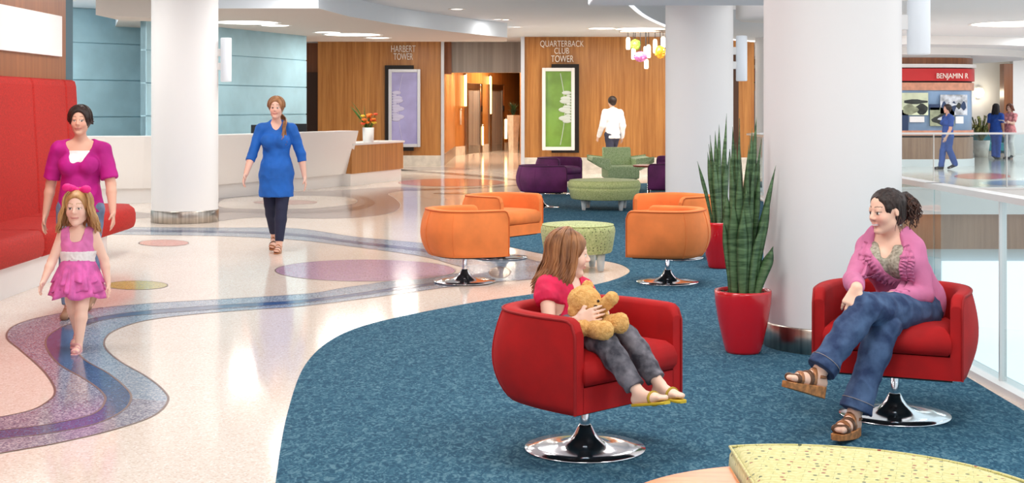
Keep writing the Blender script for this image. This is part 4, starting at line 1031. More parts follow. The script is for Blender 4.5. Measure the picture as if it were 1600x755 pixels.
        me.polygons.foreach_set('use_smooth', np.ones(len(Fq), bool))
        for m_ in (mats if isinstance(mats, (list,tuple)) else [mats]): me.materials.append(m_)
        me.update(calc_edges=True); me.validate()
        if color is not None:
            ca = me.color_attributes.new('Col', 'FLOAT_COLOR', 'POINT'); ca.data.foreach_set('color', color(V).astype(np.float32).ravel())
        return new_obj(name, me, parent, loc)
def normals(V, Fq):
    a = V[Fq[:,2]]-V[Fq[:,0]]; b = V[Fq[:,3]]-V[Fq[:,1]]; n = np.cross(a, b); N = np.zeros_like(V)
    for k in range(4): np.add.at(N, Fq[:,k], n)
    return N/(np.linalg.norm(N, axis=1)[:,None]+1e-12)
def wrinkle(amp, sc, seed=0.0, aniso=(1,1,1)):
    def f(V, Fq):
        N = normals(V, Fq); q = V*np.array(aniso)*sc+seed
        w = np.sin(q[:,0]*1.0+2.1*np.sin(q[:,2]*.7+q[:,1]*.5))*np.sin(q[:,2]*1.1+1.7*np.sin(q[:,0]*.9+.6*q[:,1])+q[:,1]*.8)
        return V+N*(amp*w)[:,None]
    return f
# ------------------------------------------------------------------ people
def crease(amp, sc, seed=0.0, fine=.35):
    def f(V, Fq):
        N = normals(V, Fq); out = np.empty(len(V))
        for i, v in enumerate(V):
            p = Vector((v[0]*sc+seed, v[1]*sc, v[2]*sc*.8)); n = mnoise.noise(p)
            out[i] = (1-2.4*abs(n))*.8+fine*mnoise.noise(p*2.7)-.3
        return V+N*(amp*out)[:,None]
    return f
def nz(v): v = np.array(v, float); return v/np.linalg.norm(v)
def basis(f, u):
    f = nz(f); r = nz(np.cross(f, u)); u = np.cross(r, f); return f, r, u
M['skin'] = mat('skin', (232,190,165), .5, attr='Col'); M['skin'].node_tree.nodes['Principled BSDF'].inputs['Subsurface Weight'].default_value = .08
M['skin'].node_tree.nodes['Principled BSDF'].inputs['Subsurface Radius'].default_value = (.012,.005,.003)
def head(S, c, f, u, hh, k=.09, fem=True):
    f, r, u = basis(f, u); P = lambda x, y, z: c+(r*x+f*y+u*z)*hh; k = k*hh
    rot = [r, f, u]
    S.ell(P(0,-.05,.14), np.array([.335,.42,.36])*hh, k, rot=rot)
    S.ell(P(0,.10,-.12), np.array([.265,.29,.36])*hh, k, rot=rot)
    for s in (-1,1):
        S.cone(P(.17*s,.02,-.28), P(.05*s,.25,-.42), .085*hh, .075*hh, k)
        S.ell(P(.15*s,.25,-.13), np.array([.10,.10,.10])*hh, k, rot=rot)
        S.ell(P(.125*s,.43,.015), np.array([.075,.07,.055])*hh, .05*hh, sub=True, rot=rot)
    S.ell(P(0,.305,-.43), np.array([.085,.07,.065])*hh, k*.7, rot=rot)
    S.ell(P(0,.335,.10), np.array([.19,.045,.04])*hh, k*.7, rot=rot)
    S.cone(P(0,.36,.05), P(0,.455,-.10), .030*hh, .048*hh, .04*hh)
    for s in (-1,1):
        S.ell(P(.045*s,.42,-.125), np.array([.035,.045,.03])*hh, .03*hh, rot=rot)
        S.ell(P(.125*s,.318,.0), np.array([.060,.062,.060])*hh, .008*hh, rot=rot)
        S.ell(P(.125*s,.336,.052), np.array([.070,.058,.020])*hh, .018*hh, rot=rot)
        S.ell(P(.335*s,-.03,-.03), np.array([.024,.055,.09])*hh, .03*hh, rot=rot)
        S.ell(P(.36*s,-.02,-.02), np.array([.014,.032,.06])*hh, .012*hh, sub=True, rot=rot)
    S.ell(P(0,.375,-.245), np.array([.11,.045,.024])*hh, .02*hh, rot=rot); S.ell(P(0,.37,-.29), np.array([.09,.045,.028])*hh, .02*hh, rot=rot)
def face_color(V, base, c, f, u, hh, lip=(190,92,92), iris=(70,52,40), brow=(70,46,34), smile=0.0, cheek=.3, col=None):
    f, r, u = basis(f, u); q = (V-c)/hh; x = q@r; y = q@f; z = q@u
    n = len(V); C = np.tile(np.array(lin(base)), (n,1)) if col is None else col
    def put(mask, rgb, a=1.0):
        m = np.clip(mask, 0, 1)[:,None]*a; C[:] = C*(1-m)+np.array(lin(rgb))*m
    front = (y > .2) & (np.abs(z) < .6)
    for s in (-1,1):
        d = np.sqrt((x-.15*s)**2+(z+.14)**2); put(np.where(front, np.exp(-(d/.10)**2), 0), (226,120,110), cheek)
        d = np.sqrt((x-.125*s)**2+(z/1.0+.0)**2+(np.minimum(y-.40,0)*1.5)**2)
        put(np.where(front & (np.abs(x-.125*s) < .052) & (np.abs(z-.002) < .025), 1, 0), (240,236,230))
        put(np.where(front & (np.abs(x-.125*s) < .028) & (np.abs(z+.002) < .026), 1, 0), iris)
        put(np.where(front & (np.abs(x-.125*s) < .075) & (np.abs(z-.034+.8*(np.abs(x)-.125)**2*4) < .008), 1, 0), (60,42,36), .8)
        zz = z-.152+.5*(np.abs(x)-.13)**2*4
        put(np.where(front & (np.abs(x-.13*s) < .085) & (np.abs(zz) < .015), 1, 0), brow, .7)
    zc = z+.268-smile*1.5*x**2; wl = .10+.03*(smile > 0)
    lipm = np.exp(-(zc/(.030+.014*(smile > .4)))**2)*np.clip((wl-np.abs(x))/.03, 0, 1)*(y > .28)
    put(lipm*1.1, lip, .75)
    if smile > .4: put(np.exp(-(zc/.016)**2)*np.clip((.105-np.abs(x))/.02, 0, 1)*(y > .28)*1.3, (248,242,236), .95)
    else: put(np.exp(-(zc/.007)**2)*np.clip((wl-np.abs(x))/.03, 0, 1)*(y > .28), (120,54,52), .6)
    return C
def hand(S, w, d, pn, ts, L=.17, curl=.5, spread=.3, k=.006, tcurl=.3):
    """palm from the wrist, four separate jointed fingers, thumb from the side of the palm"""
    d = nz(d); pn = np.array(pn, float); pn = nz(pn-d*np.dot(pn,d)); ts = np.cross(d, pn) if np.dot(np.cross(d,pn), ts) > 0 else -np.cross(d,pn)
    wd = L*.21
    S.cone(w, w+d*L*.12, L*.13, L*.15, .01, squash=(pn,.75))
    for i in range(4):
        o = ts*wd*(.86-.57*i); S.cone(w+d*L*.10+o*.6, w+d*L*.5+o, L*.085, L*.072, .008, squash=(pn,.85))
    for i, (ln, rd) in enumerate(((.42,.052),(.47,.055),(.44,.052),(.34,.045))):
        o = ts*wd*(.9-.6*i); p = w+d*L*(.5-.03*abs(i-1.2))+o; a = curl*(.55+.12*i); dirv = nz(d+ts*spread*(.28-.19*i)); seg = (.45,.31,.24)
        for j in range(3):
            a2 = a*(1+.85*j); dv = dirv*math.cos(a2)+pn*math.sin(a2); q = p+dv*ln*L*seg[j]
            S.cone(p, q, rd*L*(1.08-.14*j), rd*L*(.98-.16*j), .0025 if j == 0 else .004); p = q
    p = w+d*L*.16+ts*L*.16; dv = nz(d*.75+ts*.75+pn*.15); q = p+dv*L*.24; S.cone(w+d*L*.1+ts*L*.06, p, L*.08, L*.085, .008); S.cone(p, q, L*.075, L*.062, .006)
    dv = nz(d*1.0+ts*(.35-tcurl)+pn*(.3+tcurl)); S.cone(q, q+dv*L*.2, L*.06, L*.045, .004)
def torso(S, P, H, f, r, grow=0.0, fem=True, k=.03, bust=True, parts='all'):
    pf = P.get('pf', f)
    S.cone(P['pelvis'], P['waist'], .092*H, .073*H, k, squash=(pf,.72), grow=grow)
    S.cone(P['waist'], P['chest'], .073*H, .086*H if fem else .095*H, k, squash=(f,.68), grow=grow)
    S.cone(P['chest'], P['upper'], .086*H if fem else .095*H, .070*H, k, squash=(f,.62), grow=grow)
    S.cone(P['sL']+nz(P['sR']-P['sL'])*.015*H, P['sR']-nz(P['sR']-P['sL'])*.015*H, .031*H, .031*H, k, grow=grow)
    for nm in ('sL','sR'): S.cone(P['neck']-np.array([0,0,.012*H]), P[nm]+(P['neck']-P[nm])*.12, .020*H, .026*H, k, grow=grow)
    if bust and fem:
        for s in (-1,1): S.ell(P['chest']+f*.047*H+r*s*.042*H+np.array([0,0,-.005*H]), np.array([.044,.04,.042])*H, .03, grow=grow)
def neck(S, P, H, hc, u, hh, thick=.0265):
    S.cone(P['upper'], P['neck'], thick*1.5*H, thick*1.08*H, .02); S.cone(P['neck'], hc-u*hh*.32, thick*1.05*H, thick*H, .02)
def arm(S, s, e, w, H, grow=0.0, k=.012, part='all', t=1.0):
    s, e, w = map(np.array, (s, e, w))
    S.cone(s, e, .031*H*t, .0245*H*t, k*2, grow=grow)
    if part == 'all':
        m = e+(w-e)*.3; S.cone(e, m, .0245*H*t, .0245*H*t, k, grow=grow); S.cone(m, w, .0245*H*t, .0155*H*t, k, grow=grow)
def leg(S, hp, kn, an, H, grow=0.0, k=.015, t=1.0):
    hp, kn, an = map(np.array, (hp, kn, an))
    S.cone(hp, kn, .054*H*t, .035*H*t, k*2, grow=grow)
    m = kn+(an-kn)*.3; S.cone(kn, m, .034*H*t, .0345*H*t, k, grow=grow); S.cone(m, an, .0345*H*t, .021*H*t, k, grow=grow)
def foot(S, an, toe, H, k=.012):
    an, toe = np.array(an), np.array(toe); d = toe-an; hl = an-nz(d*np.array([1,1,0]))*.012*H+np.array([0,0,-.022*H])
    S.cone(hl, an, .018*H, .019*H, k); b = hl+(toe-hl)*.68; S.cone(hl, b, .019*H, .019*H, k); S.cone(an, b, .018*H, .014*H, k)
    side = nz(np.cross(d, (0,0,1)))
    for i, (o, ln, rd) in enumerate(((-.017,.34,.0085),(-.007,.34,.0068),(.001,.31,.0062),(.009,.27,.0058),(.016,.22,.0052))):
        pass
    for sg in (1,):
        S.cone(b, toe, .018*H, .010*H, k, squash=((0,0,1),.75)); S.cone(b+side*.010*H, toe+side*.012*H-nz(d)*.008*H, .012*H, .008*H, k*.5); S.cone(b-side*.010*H, toe-side*.012*H, .012*H, .009*H, k*.5)
def strands(c, f, u, hh, az, n, length, rad, drop_back=.25, seed=1, flare=.1, top=.52, jitter=.02, endr=.35, wave=.0, wl=9.0, side_pull=0.0):
    """long hair as many tapered locks flowing over the skull and down"""
    rg = np.random.default_rng(seed); f, r, u = basis(f, u); q = MB(); zd = np.array([0,0,-1.0])
    for i in range(n):
        t = az[0]+(az[1]-az[0])*(i+rg.uniform(-.5,.5))/max(n-1,1); lay = rg.uniform(0,1); off = .03+.07*lay
        pts = []; rs = []
        ph1 = 1.75+rg.uniform(-.1,.1); phs = np.linspace(.08+.25*rg.uniform(), ph1, 7)
        for ph in phs:
            rr = np.array([.335,.42,.36])+off
            p = c+hh*(r*math.sin(ph)*math.sin(t)*rr[0]+f*(-.05+math.sin(ph)*math.cos(t)*rr[1])+u*(.14+math.cos(ph)*rr[2])); pts.append(p)
        ln = length*rg.uniform(.78,1.05); out = (r*math.sin(t)+f*math.cos(t)); ph_ = rg.uniform(0,6.28)
        for s in np.linspace(.15,1,8):
            p = pts[6]+zd*ln*s+out*hh*flare*(s-.2*s*s)+(-f)*drop_back*hh*s*s+np.array([math.sin(wl*s+ph_),math.cos(wl*s+ph_),0])*wave*s+rg.normal(0,jitter*hh*.3,3); pts.append(p)
        m = len(pts); rs = [rad*(.5+.5*min(1,j/3))*(1 if j < m-4 else (1-(j-(m-5))/5*(1-endr))) for j in range(m)]
        q.tube(pts, rs, 6, flat=.7)
    return q
def hair_cap(S, c, f, u, hh, grow=.05, face=(0,.42,-.16), fr=(.30,.36,.42), k=.05):
    f, r, u = basis(f, u); P = lambda x, y, z: c+(r*x+f*y+u*z)*hh; rot = [r, f, u]
    S.ell(P(0,-.07,.14), (np.array([.335,.42,.36])+grow)*hh, .02*hh, rot=rot); S.ell(P(0,-.2,-.08), np.array([.30,.28,.30])*hh, .06*hh, rot=rot)
    S.ell(P(*face), np.array(fr)*hh, k*hh, sub=True, rot=rot)
def person(name_label, org, S, color, group=None):
    o = S.mesh('person', M['skin'], None, tuple(org), color, org=org); tag(o, name_label, 'person'); return o

# ================================================================= seated woman in the red chair
org = np.array([1.93, 6.94, 0.0])
H = 1.66
hc = W(1385,330,6.86); hf = nz((-.90,-.42,-.10)); hu = nz((-.14,-.05,1)); hh = .214
P = {'pelvis': W(1424,474,6.98), 'waist': W(1413,438,6.96), 'chest': W(1395,402,6.93), 'upper': W(1390,384,6.94), 'neck': W(1390,371,6.93),
     'sL': W(1427,392,6.85), 'sR': W(1357,387,7.03)}
tf = nz((-.42,-.88,-.10)); tr_ = nz(np.cross(tf,(0,0,1)))
eR, wR = W(1333,438,6.77), W(1339,451,6.50)
eL, wL = W(1444,461,6.80), W(1386,465,6.69)
hpL, knL, anL, toL = W(1437,490,6.86), W(1350,482,6.50), W(1277,586,6.36), W(1234,590,6.26)
hpR, knR, anR, toR = W(1400,490,7.02), W(1381,508,6.60), W(1333,652,6.50), W(1310,672,6.33)
SK = (236,190,166)
S = SDF((1.0,6.1,0), (2.35,7.35,1.24), .0042)
torso(S, P, H, tf, tr_); neck(S, P, H, hc, hu, hh); head(S, hc, hf, hu, hh)
arm(S, P['sR'], eR, wR, H); arm(S, P['sL'], eL, wL, H)
leg(S, hpL, knL, anL, H); leg(S, hpR, knR, anR, H); foot(S, anL, toL, H); foot(S, anR, toR, H)
# right hand rests on the raised knee, fingers down; left hand folded beneath it
hand(S, wR, nz((-.38,-.28,-.68)), nz((.35,.85,-.25)), nz((1,0,0)), .165, .5, .15)
hand(S, wL, nz((-.97,-.12,-.05)), nz((0,.1,-1)), nz((-.1,-1,.2)), .16, .35, .15)
woman = person('woman in a pink cardigan and jeans sitting cross-legged in the red chair', org, S, lambda V: face_color(V, SK, hc, hf, hu, hh, (186,70,76), (60,44,36), (52,34,28), smile=.55, cheek=.35))
# cream patterned top
M['knit'] = mat('grey_patterned_top', (186,178,160), .8, var=(70,.35), rgb2=(132,124,108)); M['cardigan'] = mat('pink_cardigan_knit', (206,118,158), .9, sheen=.1, var=(6,.05), bump=(260,.10))
M['denim'] = mat('blue_denim', (74,98,134), .85, var=(12,.25), bump=(260,.1), rgb2=(36,54,90)); M['denim_seam'] = mat('denim_stitching', (150,140,140), .8)
S = SDF((1.5,6.5,.5), (2.35,7.35,1.1), .005)
torso(S, P, H, tf, tr_, .010); S.cone(P['upper'], P['neck'], .054, .046, .015)
S.cut(P['neck']+np.array([0,0,.012]), nz((-.2,-.45,1))); S.cone(P['neck']+tf*.03+np.array([0,0,.03]), P['upper']+tf*.125-np.array([0,0,.02]), .062, .020, .008, sub=True)
S.mesh('patterned_top', M['knit'], woman, None, org=org, disp=wrinkle(.002, 40))
# cardigan with an open front
S = SDF((1.3,6.45,.5), (2.35,7.4,1.1), .005)
torso(S, P, H, tf, tr_, .016)
arm(S, P['sR'], eR, eR+(wR-eR)*.95, H, .010, t=.95); arm(S, P['sL'], eL, eL+(wL-eL)*.92, H, .010, t=.95)
S.cone(P['pelvis']+np.array([0,0,.03]), P['waist'], .158, .13, .03, squash=(tf,.8))
a_, b_2 = P['upper']+tf*.10+np.array([0,0,.05]), P['waist']+tf*.135+np.array([-.0,0,.02])
S.cone(a_+tf*.03, b_2+tf*.03, .088, .022, .012, sub=True)
S.cone(P['neck']+np.array([0,0,.05]), P['upper']+np.array([0,0,.015])+tf*.05, .078, .062, .012, sub=True)
S.cut(wR+(eR-wR)*.12, nz(wR-eR), .075); S.cut(wL+(eL-wL)*.14, nz(wL-eL), .07)
card = S.mesh('cardigan', M['cardigan'], woman, None, org=org, disp=crease(.0045, 11, 1.3))
# ruffles down both front edges
from mathutils.bvhtree import BVHTree
cbv = BVHTree.FromPolygons([tuple(v.co) for v in card.data.vertices], [tuple(p.vertices) for p in card.data.polygons])
def ruffle(pts, w, n, amp, parent, outn):
    pts = spline(pts, 14); new = []
    for p in pts:
        h_ = cbv.ray_cast(Vector(p-org+outn*.25), Vector(-outn), .4)
        new.append(np.array(h_[0])+org if h_[0] is not None else p)
    pts = [sum(new[max(0,i-2):i+3])/len(new[max(0,i-2):i+3]) for i in range(len(new))]; q = MB(); rows = []
    for i, p in enumerate(pts):
        t = nz(pts[min(i+1,len(pts)-1)]-pts[max(i-1,0)]); s = nz(np.cross(t, outn)); a = amp*math.sin(i*1.25); b = amp*math.sin(i*1.25+1.2)
        rows.append([tuple(p-s*w+outn*(a+.008)-np.array(org)), tuple(p+outn*.004-np.array(org)), tuple(p+s*w+outn*(b+.008)-np.array(org)), tuple(p+s*w+outn*(b+.004)-np.array(org)), tuple(p-outn*.004-np.array(org)), tuple(p-s*w+outn*(a+.003)-np.array(org))])
    q.grid(rows, closed_u=True); q.build('ruffle', M['cardigan'], parent)
ax = nz(P['upper']-P['waist'])
for s, o2 in ((1,0),(1,.034),(-1,0),(-1,.034)):
    base_ = [P['neck']+tf*.05+tr_*s*(.062+o2)+np.array([0,0,-.012]), P['upper']+tf*.108+tr_*s*(.088+o2)-ax*.035, P['chest']+tf*.122+tr_*s*(.068+o2)-ax*.02, P['chest']+tf*.110+tr_*s*(.050+o2)-ax*.08, P['waist']+tf*.128+tr_*s*(.022+o2)+ax*.01]
    ruffle(base_, .016, 5, .009, card, tf)
# jeans, flared at the hem
def jeans(S, hp, kn, an, H, flare, stop=.90):
    leg(S, hp, kn, an, H, .012, t=1.06); m = kn+(an-kn)*.45; e = kn+(an-kn)*stop
    S.cone(m, e, .052, flare, .02); S.cut(e, nz(an-kn), flare*1.9)
S = SDF((1.0,6.1,.05), (2.35,7.35,.85), .005)
S.cone(P['pelvis']+np.array([0,0,-.01]), P['pelvis']+(P['waist']-P['pelvis'])*.35, .164, .150, .03, squash=(tf,.8))
jeans(S, hpL, knL, anL, H, .074, .93); 
jn = SDF((1.0,6.1,.05), (2.35,7.35,.85), .005); jeans(jn, hpR, knR, anR, H, .078, .93)
S.d = np.minimum(S.d, jn.d); del jn
jobj = S.mesh('jeans', M['denim'], woman, None, org=org, disp=crease(.0075, 11, .4))
for kn, an, fl_ in ((knL, anL, .0765), (knR, anR, .0805)):
    d = nz(an-kn); e = kn+(an-kn)*.93-d*.045; u1 = nz(np.cross(d,(0,1,.1))); u2_ = np.cross(d,u1); q = MB()
    q.tube([e-org+(u1*math.cos(t)+u2_*math.sin(t))*fl_*.965 for t in np.linspace(0,2*PI,33)[:-1]], .0017, 5, closed=True); q.build('hem_stitching', M['denim_seam'], jobj)
# wedge sandals
M['cork'] = mat('tan_sandal_sole', (176,116,66), .55, var=(40,.2)); M['strap'] = mat('bronze_sandal_strap', (168,112,74), .3, .35); M['strap2'] = mat('dark_sandal_strap', (96,64,44), .4, .2)
def sandal(an, toe, parent, H=1.66, flat=False, mats=('cork','strap','strap2'), lift=.0, org=org, nst=4, th=(.030,.055)):
    an, toe = np.array(an), np.array(toe); d = nz(toe-(an+np.array([0,0,-.03]))); 
    hl = an-d*.03*H/1.66; hl = hl+np.array([0,0,-.048*H/1.66]); tp = toe+d*.018-np.array([0,0,.018*H/1.66]); d = nz(tp-hl)
    side = nz(np.cross(d,(0,0,1))); up = np.cross(side, d); Ln = np.linalg.norm(tp-hl); q = MB(); rows = []
    for s in np.linspace(-.06,1.04,16):
        w = (.026+.014*math.sin(min(1,max(0,s))*PI*.75+.35))*H/1.66*(1 if -.02 < s < .97 else .62)
        p = hl+d*Ln*s-np.array(org); t_ = th[1]*(1-s)+th[0]*s if not flat else .012
        rows.append([tuple(p-side*w), tuple(p+side*w), tuple(p+side*w*.96-up*t_), tuple(p-side*w*.96-up*t_)])
    q.grid(rows, closed_u=True, smooth=False); q.add(rows[0], [(0,1,2,3)]); q.add(rows[-1], [(3,2,1,0)])
    o = q.build('sandal', M[mats[0]], parent, bevel=.004)
    base = np.minimum(np.minimum(hl, tp), an)-.09; topc = np.maximum(np.maximum(hl, tp), an)+.09
    F0 = SDF(base, topc, .0036); foot(F0, an, toe, H); F0.d -= .006*H/1.66
    for i in range(nst):
        s = (.30+.56*i/max(nst-1,1)) if nst > 1 else .62; wv = (.075 if nst > 1 else .05)*Ln*.62; sk = .35*(-1 if i%2 else 1) if nst > 1 else 0
        B = SDF(base, topc, .0036); B.d = F0.d.copy(); nn = nz(d+side*sk); c = hl+d*Ln*s
        B.cut(c+nn*wv, nn); B.cut(c-nn*wv, -nn); B.mesh('strap', M[mats[1+i%2]], o, None, None, None, org)
    if not flat:
        b = MB(); c = an-np.array(org)+np.array([0,0,-.005]); b.tube([c+(side*math.cos(t)*.036-d*math.sin(t)*.040)*H/1.66 for t in np.linspace(-.4,PI+.4,13)], .008*H/1.66, 8); b.build('strap', M[mats[1]], o)
sandal(anL, toL, woman); sandal(anR, toR, woman, th=(.028,.05))
# curly dark updo
M['hair_dark'] = mat('dark_brown_hair', (50,32,26), .45, var=(60,.4), rgb2=(30,18,14), bump=(160,.5), vscale=(1,1,.35)); M['hair_curl'] = mat('brown_curls', (84,52,38), .45, var=(50,.4), rgb2=(44,26,20))
S = SDF((1.55,6.6,.9), (2.2,7.2,1.3), .0042)
hair_cap(S, hc, hf, hu, hh, .034, (.0,.46,-.12), (.34,.37,.50))
for s in (-1,1):
    f_, r_, u_ = basis(hf, hu); S.ell(hc+(r_*s*.34+f_*.02-u_*.06)*hh, np.array([.10,.10,.135])*hh, .01, sub=True, rot=[r_, f_, u_])
bc = W(1413,318,6.92); S.ell(bc, (.050,.052,.060), .02)
hair = S.mesh('hair', M['hair_dark'], woman, None, org=org, disp=wrinkle(.003, 110, .2, (1,1,.5)))
q = MB(); rg = np.random.default_rng(3)
for i in range(230):
    dv = nz(rg.normal(0,1,3)+np.array([.45,.05,.05])); p0 = bc+dv*.040; ln = rg.uniform(.035,.070); a = nz(np.cross(dv,(.3,.2,1))); b = np.cross(dv,a); tw = rg.uniform(6,11); ph = rg.uniform(0,6.28); R_ = rg.uniform(.007,.014); pts = []
    for s in np.linspace(0,1,14): pts.append(p0-org+dv*ln*s*.75+np.array([0,0,-1.0])*ln*.75*s*s+(a*math.cos(ph+tw*s)+b*math.sin(ph+tw*s))*R_)
    q.tube(pts, [.0042*(1-.5*s) for s in np.linspace(0,1,14)], 5)
q.build('curls', M['hair_curl'], hair); q = MB()
for i in range(4):   # wisps by ear and nape
    p0 = hc+nz((.35,-.75,-.2))*.10+rg.normal(0,.015,3); pts = [p0-org+np.array([.006*math.sin(4*s+i),-.01,-.075*s]) for s in np.linspace(0,1,10)]; q.tube(pts, [.0022*(1-.6*s) for s in np.linspace(0,1,10)], 5)
q.build('wisps', M['hair_curl'], hair)

# ================================================================= seated girl with the teddy bear
org = np.array([.332, 6.26, 0.0]); H = 1.28
hc = W(889,396,6.32); hf = nz((.93,.10,-.10)); hu = nz((.08,0,1)); hh = .205
P = {'pelvis': W(882,513,6.30), 'waist': W(880,490,6.31), 'chest': W(881,467,6.32), 'upper': W(882,452,6.32), 'neck': W(884,440,6.32), 'sR': W(853,450,6.24), 'sL': W(911,453,6.42)}
tf = nz((.80,-.60,.0)); tr_ = nz(np.cross(tf,(0,0,1)))
eR, wR = W(859,511,6.13), W(902,500,5.95)
eL, wL = W(930,500,6.36), W(946,490,6.16)
hpR, knR, anR, toR = W(887,520,6.20), W(946,538,5.94), W(999,615,5.82), W(1036,622,5.70)
hpL, knL, anL, toL = W(918,515,6.34), W(981,527,6.10), W(1031,602,5.95), W(1062,619,5.84)
SK2 = (240,200,178)
S = SDF((.05,5.55,.28), (.95,6.65,1.2), .0040)
torso(S, P, H, tf, tr_, fem=False); neck(S, P, H, hc, hu, hh, .027); head(S, hc, hf, hu, hh)
arm(S, P['sR'], eR, wR, H, t=.92); arm(S, P['sL'], eL, wL, H, t=.92)
leg(S, hpR, knR, anR, H, t=.92); leg(S, hpL, knL, anL, H, t=.92); foot(S, anR, toR, H); foot(S, anL, toL, H)
hand(S, wR, nz((.92,-.05,.28)), nz((.10,1,-.05)), nz((.1,.05,1)), .135, .22, .12)
hand(S, wL, nz((-.3,-.80,.1)), nz((-1,.2,.1)), nz((0,.1,1)), .13, .5, .3)
girl = person('girl in a pink shirt and grey jeans hugging a teddy bear', org, S, lambda V: face_color(V, SK2, hc, hf, hu, hh, (206,110,110), (80,80,84), (140,98,66), cheek=.3))
M['girl_shirt'] = mat('raspberry_shirt', (214,28,78), .75, sheen=.2, var=(12,.1)); M['grey_denim'] = mat('grey_washed_denim', (122,118,126), .85, var=(16,.3), rgb2=(54,53,62), bump=(260,.1))
S = SDF((.05,5.8,.5), (.75,6.65,1.0), .0045)
torso(S, P, H, tf, tr_, .013, fem=False); S.cone(P['pelvis'], P['waist'], .118, .105, .02, squash=(tf,.8))
for s_, e_ in ((P['sR'],eR),(P['sL'],eL)):
    e2 = s_+(e_-s_)*.40; S.cone(s_, s_+(e_-s_)*.22, .048, .055, .02); S.cone(s_+(e_-s_)*.22, e2, .055, .048, .015); S.cut(e2, nz(e_-s_), .085)
S.cone(P['neck']+np.array([0,0,.04])+tf*.02, P['upper']+tf*.05+np.array([0,0,.01]), .048, .038, .01, sub=True)
S.mesh('shirt', M['girl_shirt'], girl, None, org=org, disp=crease(.005, 16, .7))
S = SDF((.05,5.55,.28), (.95,6.65,.8), .0045)
S.cone(P['pelvis']+np.array([0,0,-.015]), P['pelvis']+(P['waist']-P['pelvis'])*.4, .112, .104, .03, squash=(tf,.85))
for hp, kn, an in ((hpR,knR,anR),(hpL,knL,anL)):
    leg(S, hp, kn, an, H, .010, t=.96); e = kn+(an-kn)*.88; S.cone(kn+(an-kn)*.5, e, .040, .038, .02); S.cut(e, nz(an-kn), .07)
S.mesh('jeans', M['grey_denim'], girl, None, org=org, disp=crease(.006, 15, .1))
M['flipflop'] = mat('yellow_flip_flop', (206,176,44), .6); M['flipstrap'] = mat('olive_strap', (170,140,30), .6)
for an, toe in ((anR,toR),(anL,toL)): sandal(an, toe, girl, H=1.40, flat=True, mats=('flipflop','flipstrap','flipstrap'), org=org, nst=1)
M['hair_auburn'] = mat('light_auburn_hair', (166,112,70), .42, var=(34,.4), rgb2=(104,64,38), vscale=(1,1,.10))
S = SDF((.05,6.0,.85), (.6,6.65,1.25), .0045); hair_cap(S, hc, hf, hu, hh, .05, (0,.46,-.18), (.36,.34,.46))
hair = S.mesh('hair', M['hair_auburn'], girl, None, org=org)
q = strands(hc-org, hf, hu, hh, (R(68), R(292)), 280, .20, .0056, .30, 4, .02, wave=.007, endr=.25); q.build('long_locks', M['hair_auburn'], hair)

# teddy bear on her lap
M['fur'] = mat('golden_teddy_fur', (238,186,116), .95, sheen=.4, var=(60,.22), rgb2=(216,156,86), bump=(240,.6)); M['fur_pale'] = mat('pale_teddy_paw', (236,196,140), .95, sheen=.3, bump=(190,.5))
to = W(928,512,6.0); tb_ = lambda px, py, Y: W(px, py, Y)
S = SDF((.1,5.6,.4), (.7,6.35,.95), .0042)
S.ell(tb_(926,500,6.05), (.075,.06,.072), .02); hcB = tb_(913,470,6.02)
S.ell(hcB, (.074,.066,.066), .015); S.ell(hcB+np.array([.036,-.034,-.022]), (.036,.032,.028), .015)
S.ell(tb_(896,486,5.99), (.026,.018,.030), .008); S.ell(tb_(918,447,6.06), (.026,.016,.026), .008)
S.chain([tb_(934,486,6.02), tb_(948,474,5.98), tb_(956,466,5.96)], (.030,.027,.030), .012)
S.chain([tb_(915,506,5.97), tb_(910,511,5.95), tb_(907,514,5.94)], (.036,.034,.036), .012)
S.chain([tb_(924,514,5.98), tb_(942,517,5.86)], (.040,.040), .012); S.ell(tb_(946,516,5.85), (.036,.030,.040), .010)
S.chain([tb_(940,508,6.04), tb_(962,505,5.93)], (.040,.040), .012); S.ell(tb_(970,505,5.92), (.036,.030,.046), .010)
def fur(V, Fq):
    N = normals(V, Fq); w = np.array([mnoise.noise(Vector(v*150)) for v in V]); return V+N*(w*.0035)[:,None]
ted = S.mesh('teddy_bear', M['fur'], None, tuple(to), None, fur, to); tag(ted, 'golden brown plush teddy bear held on the girl’s lap'.replace('’', "'"), 'teddy bear')
for dx, dz in ((.020,.012),(.058,.006)):
    q = MB(); q.ell(tuple(hcB+np.array([dx,-.060+abs(dx-.04)*.5,dz])-to), (.006,.006,.006), 12, 8); q.build('eye', M['black_plastic'], ted)
q = MB(); q.ell(tuple(hcB+np.array([.046,-.064,-.016])-to), (.010,.006,.007), 12, 8); q.build('nose', M['soil'], ted)

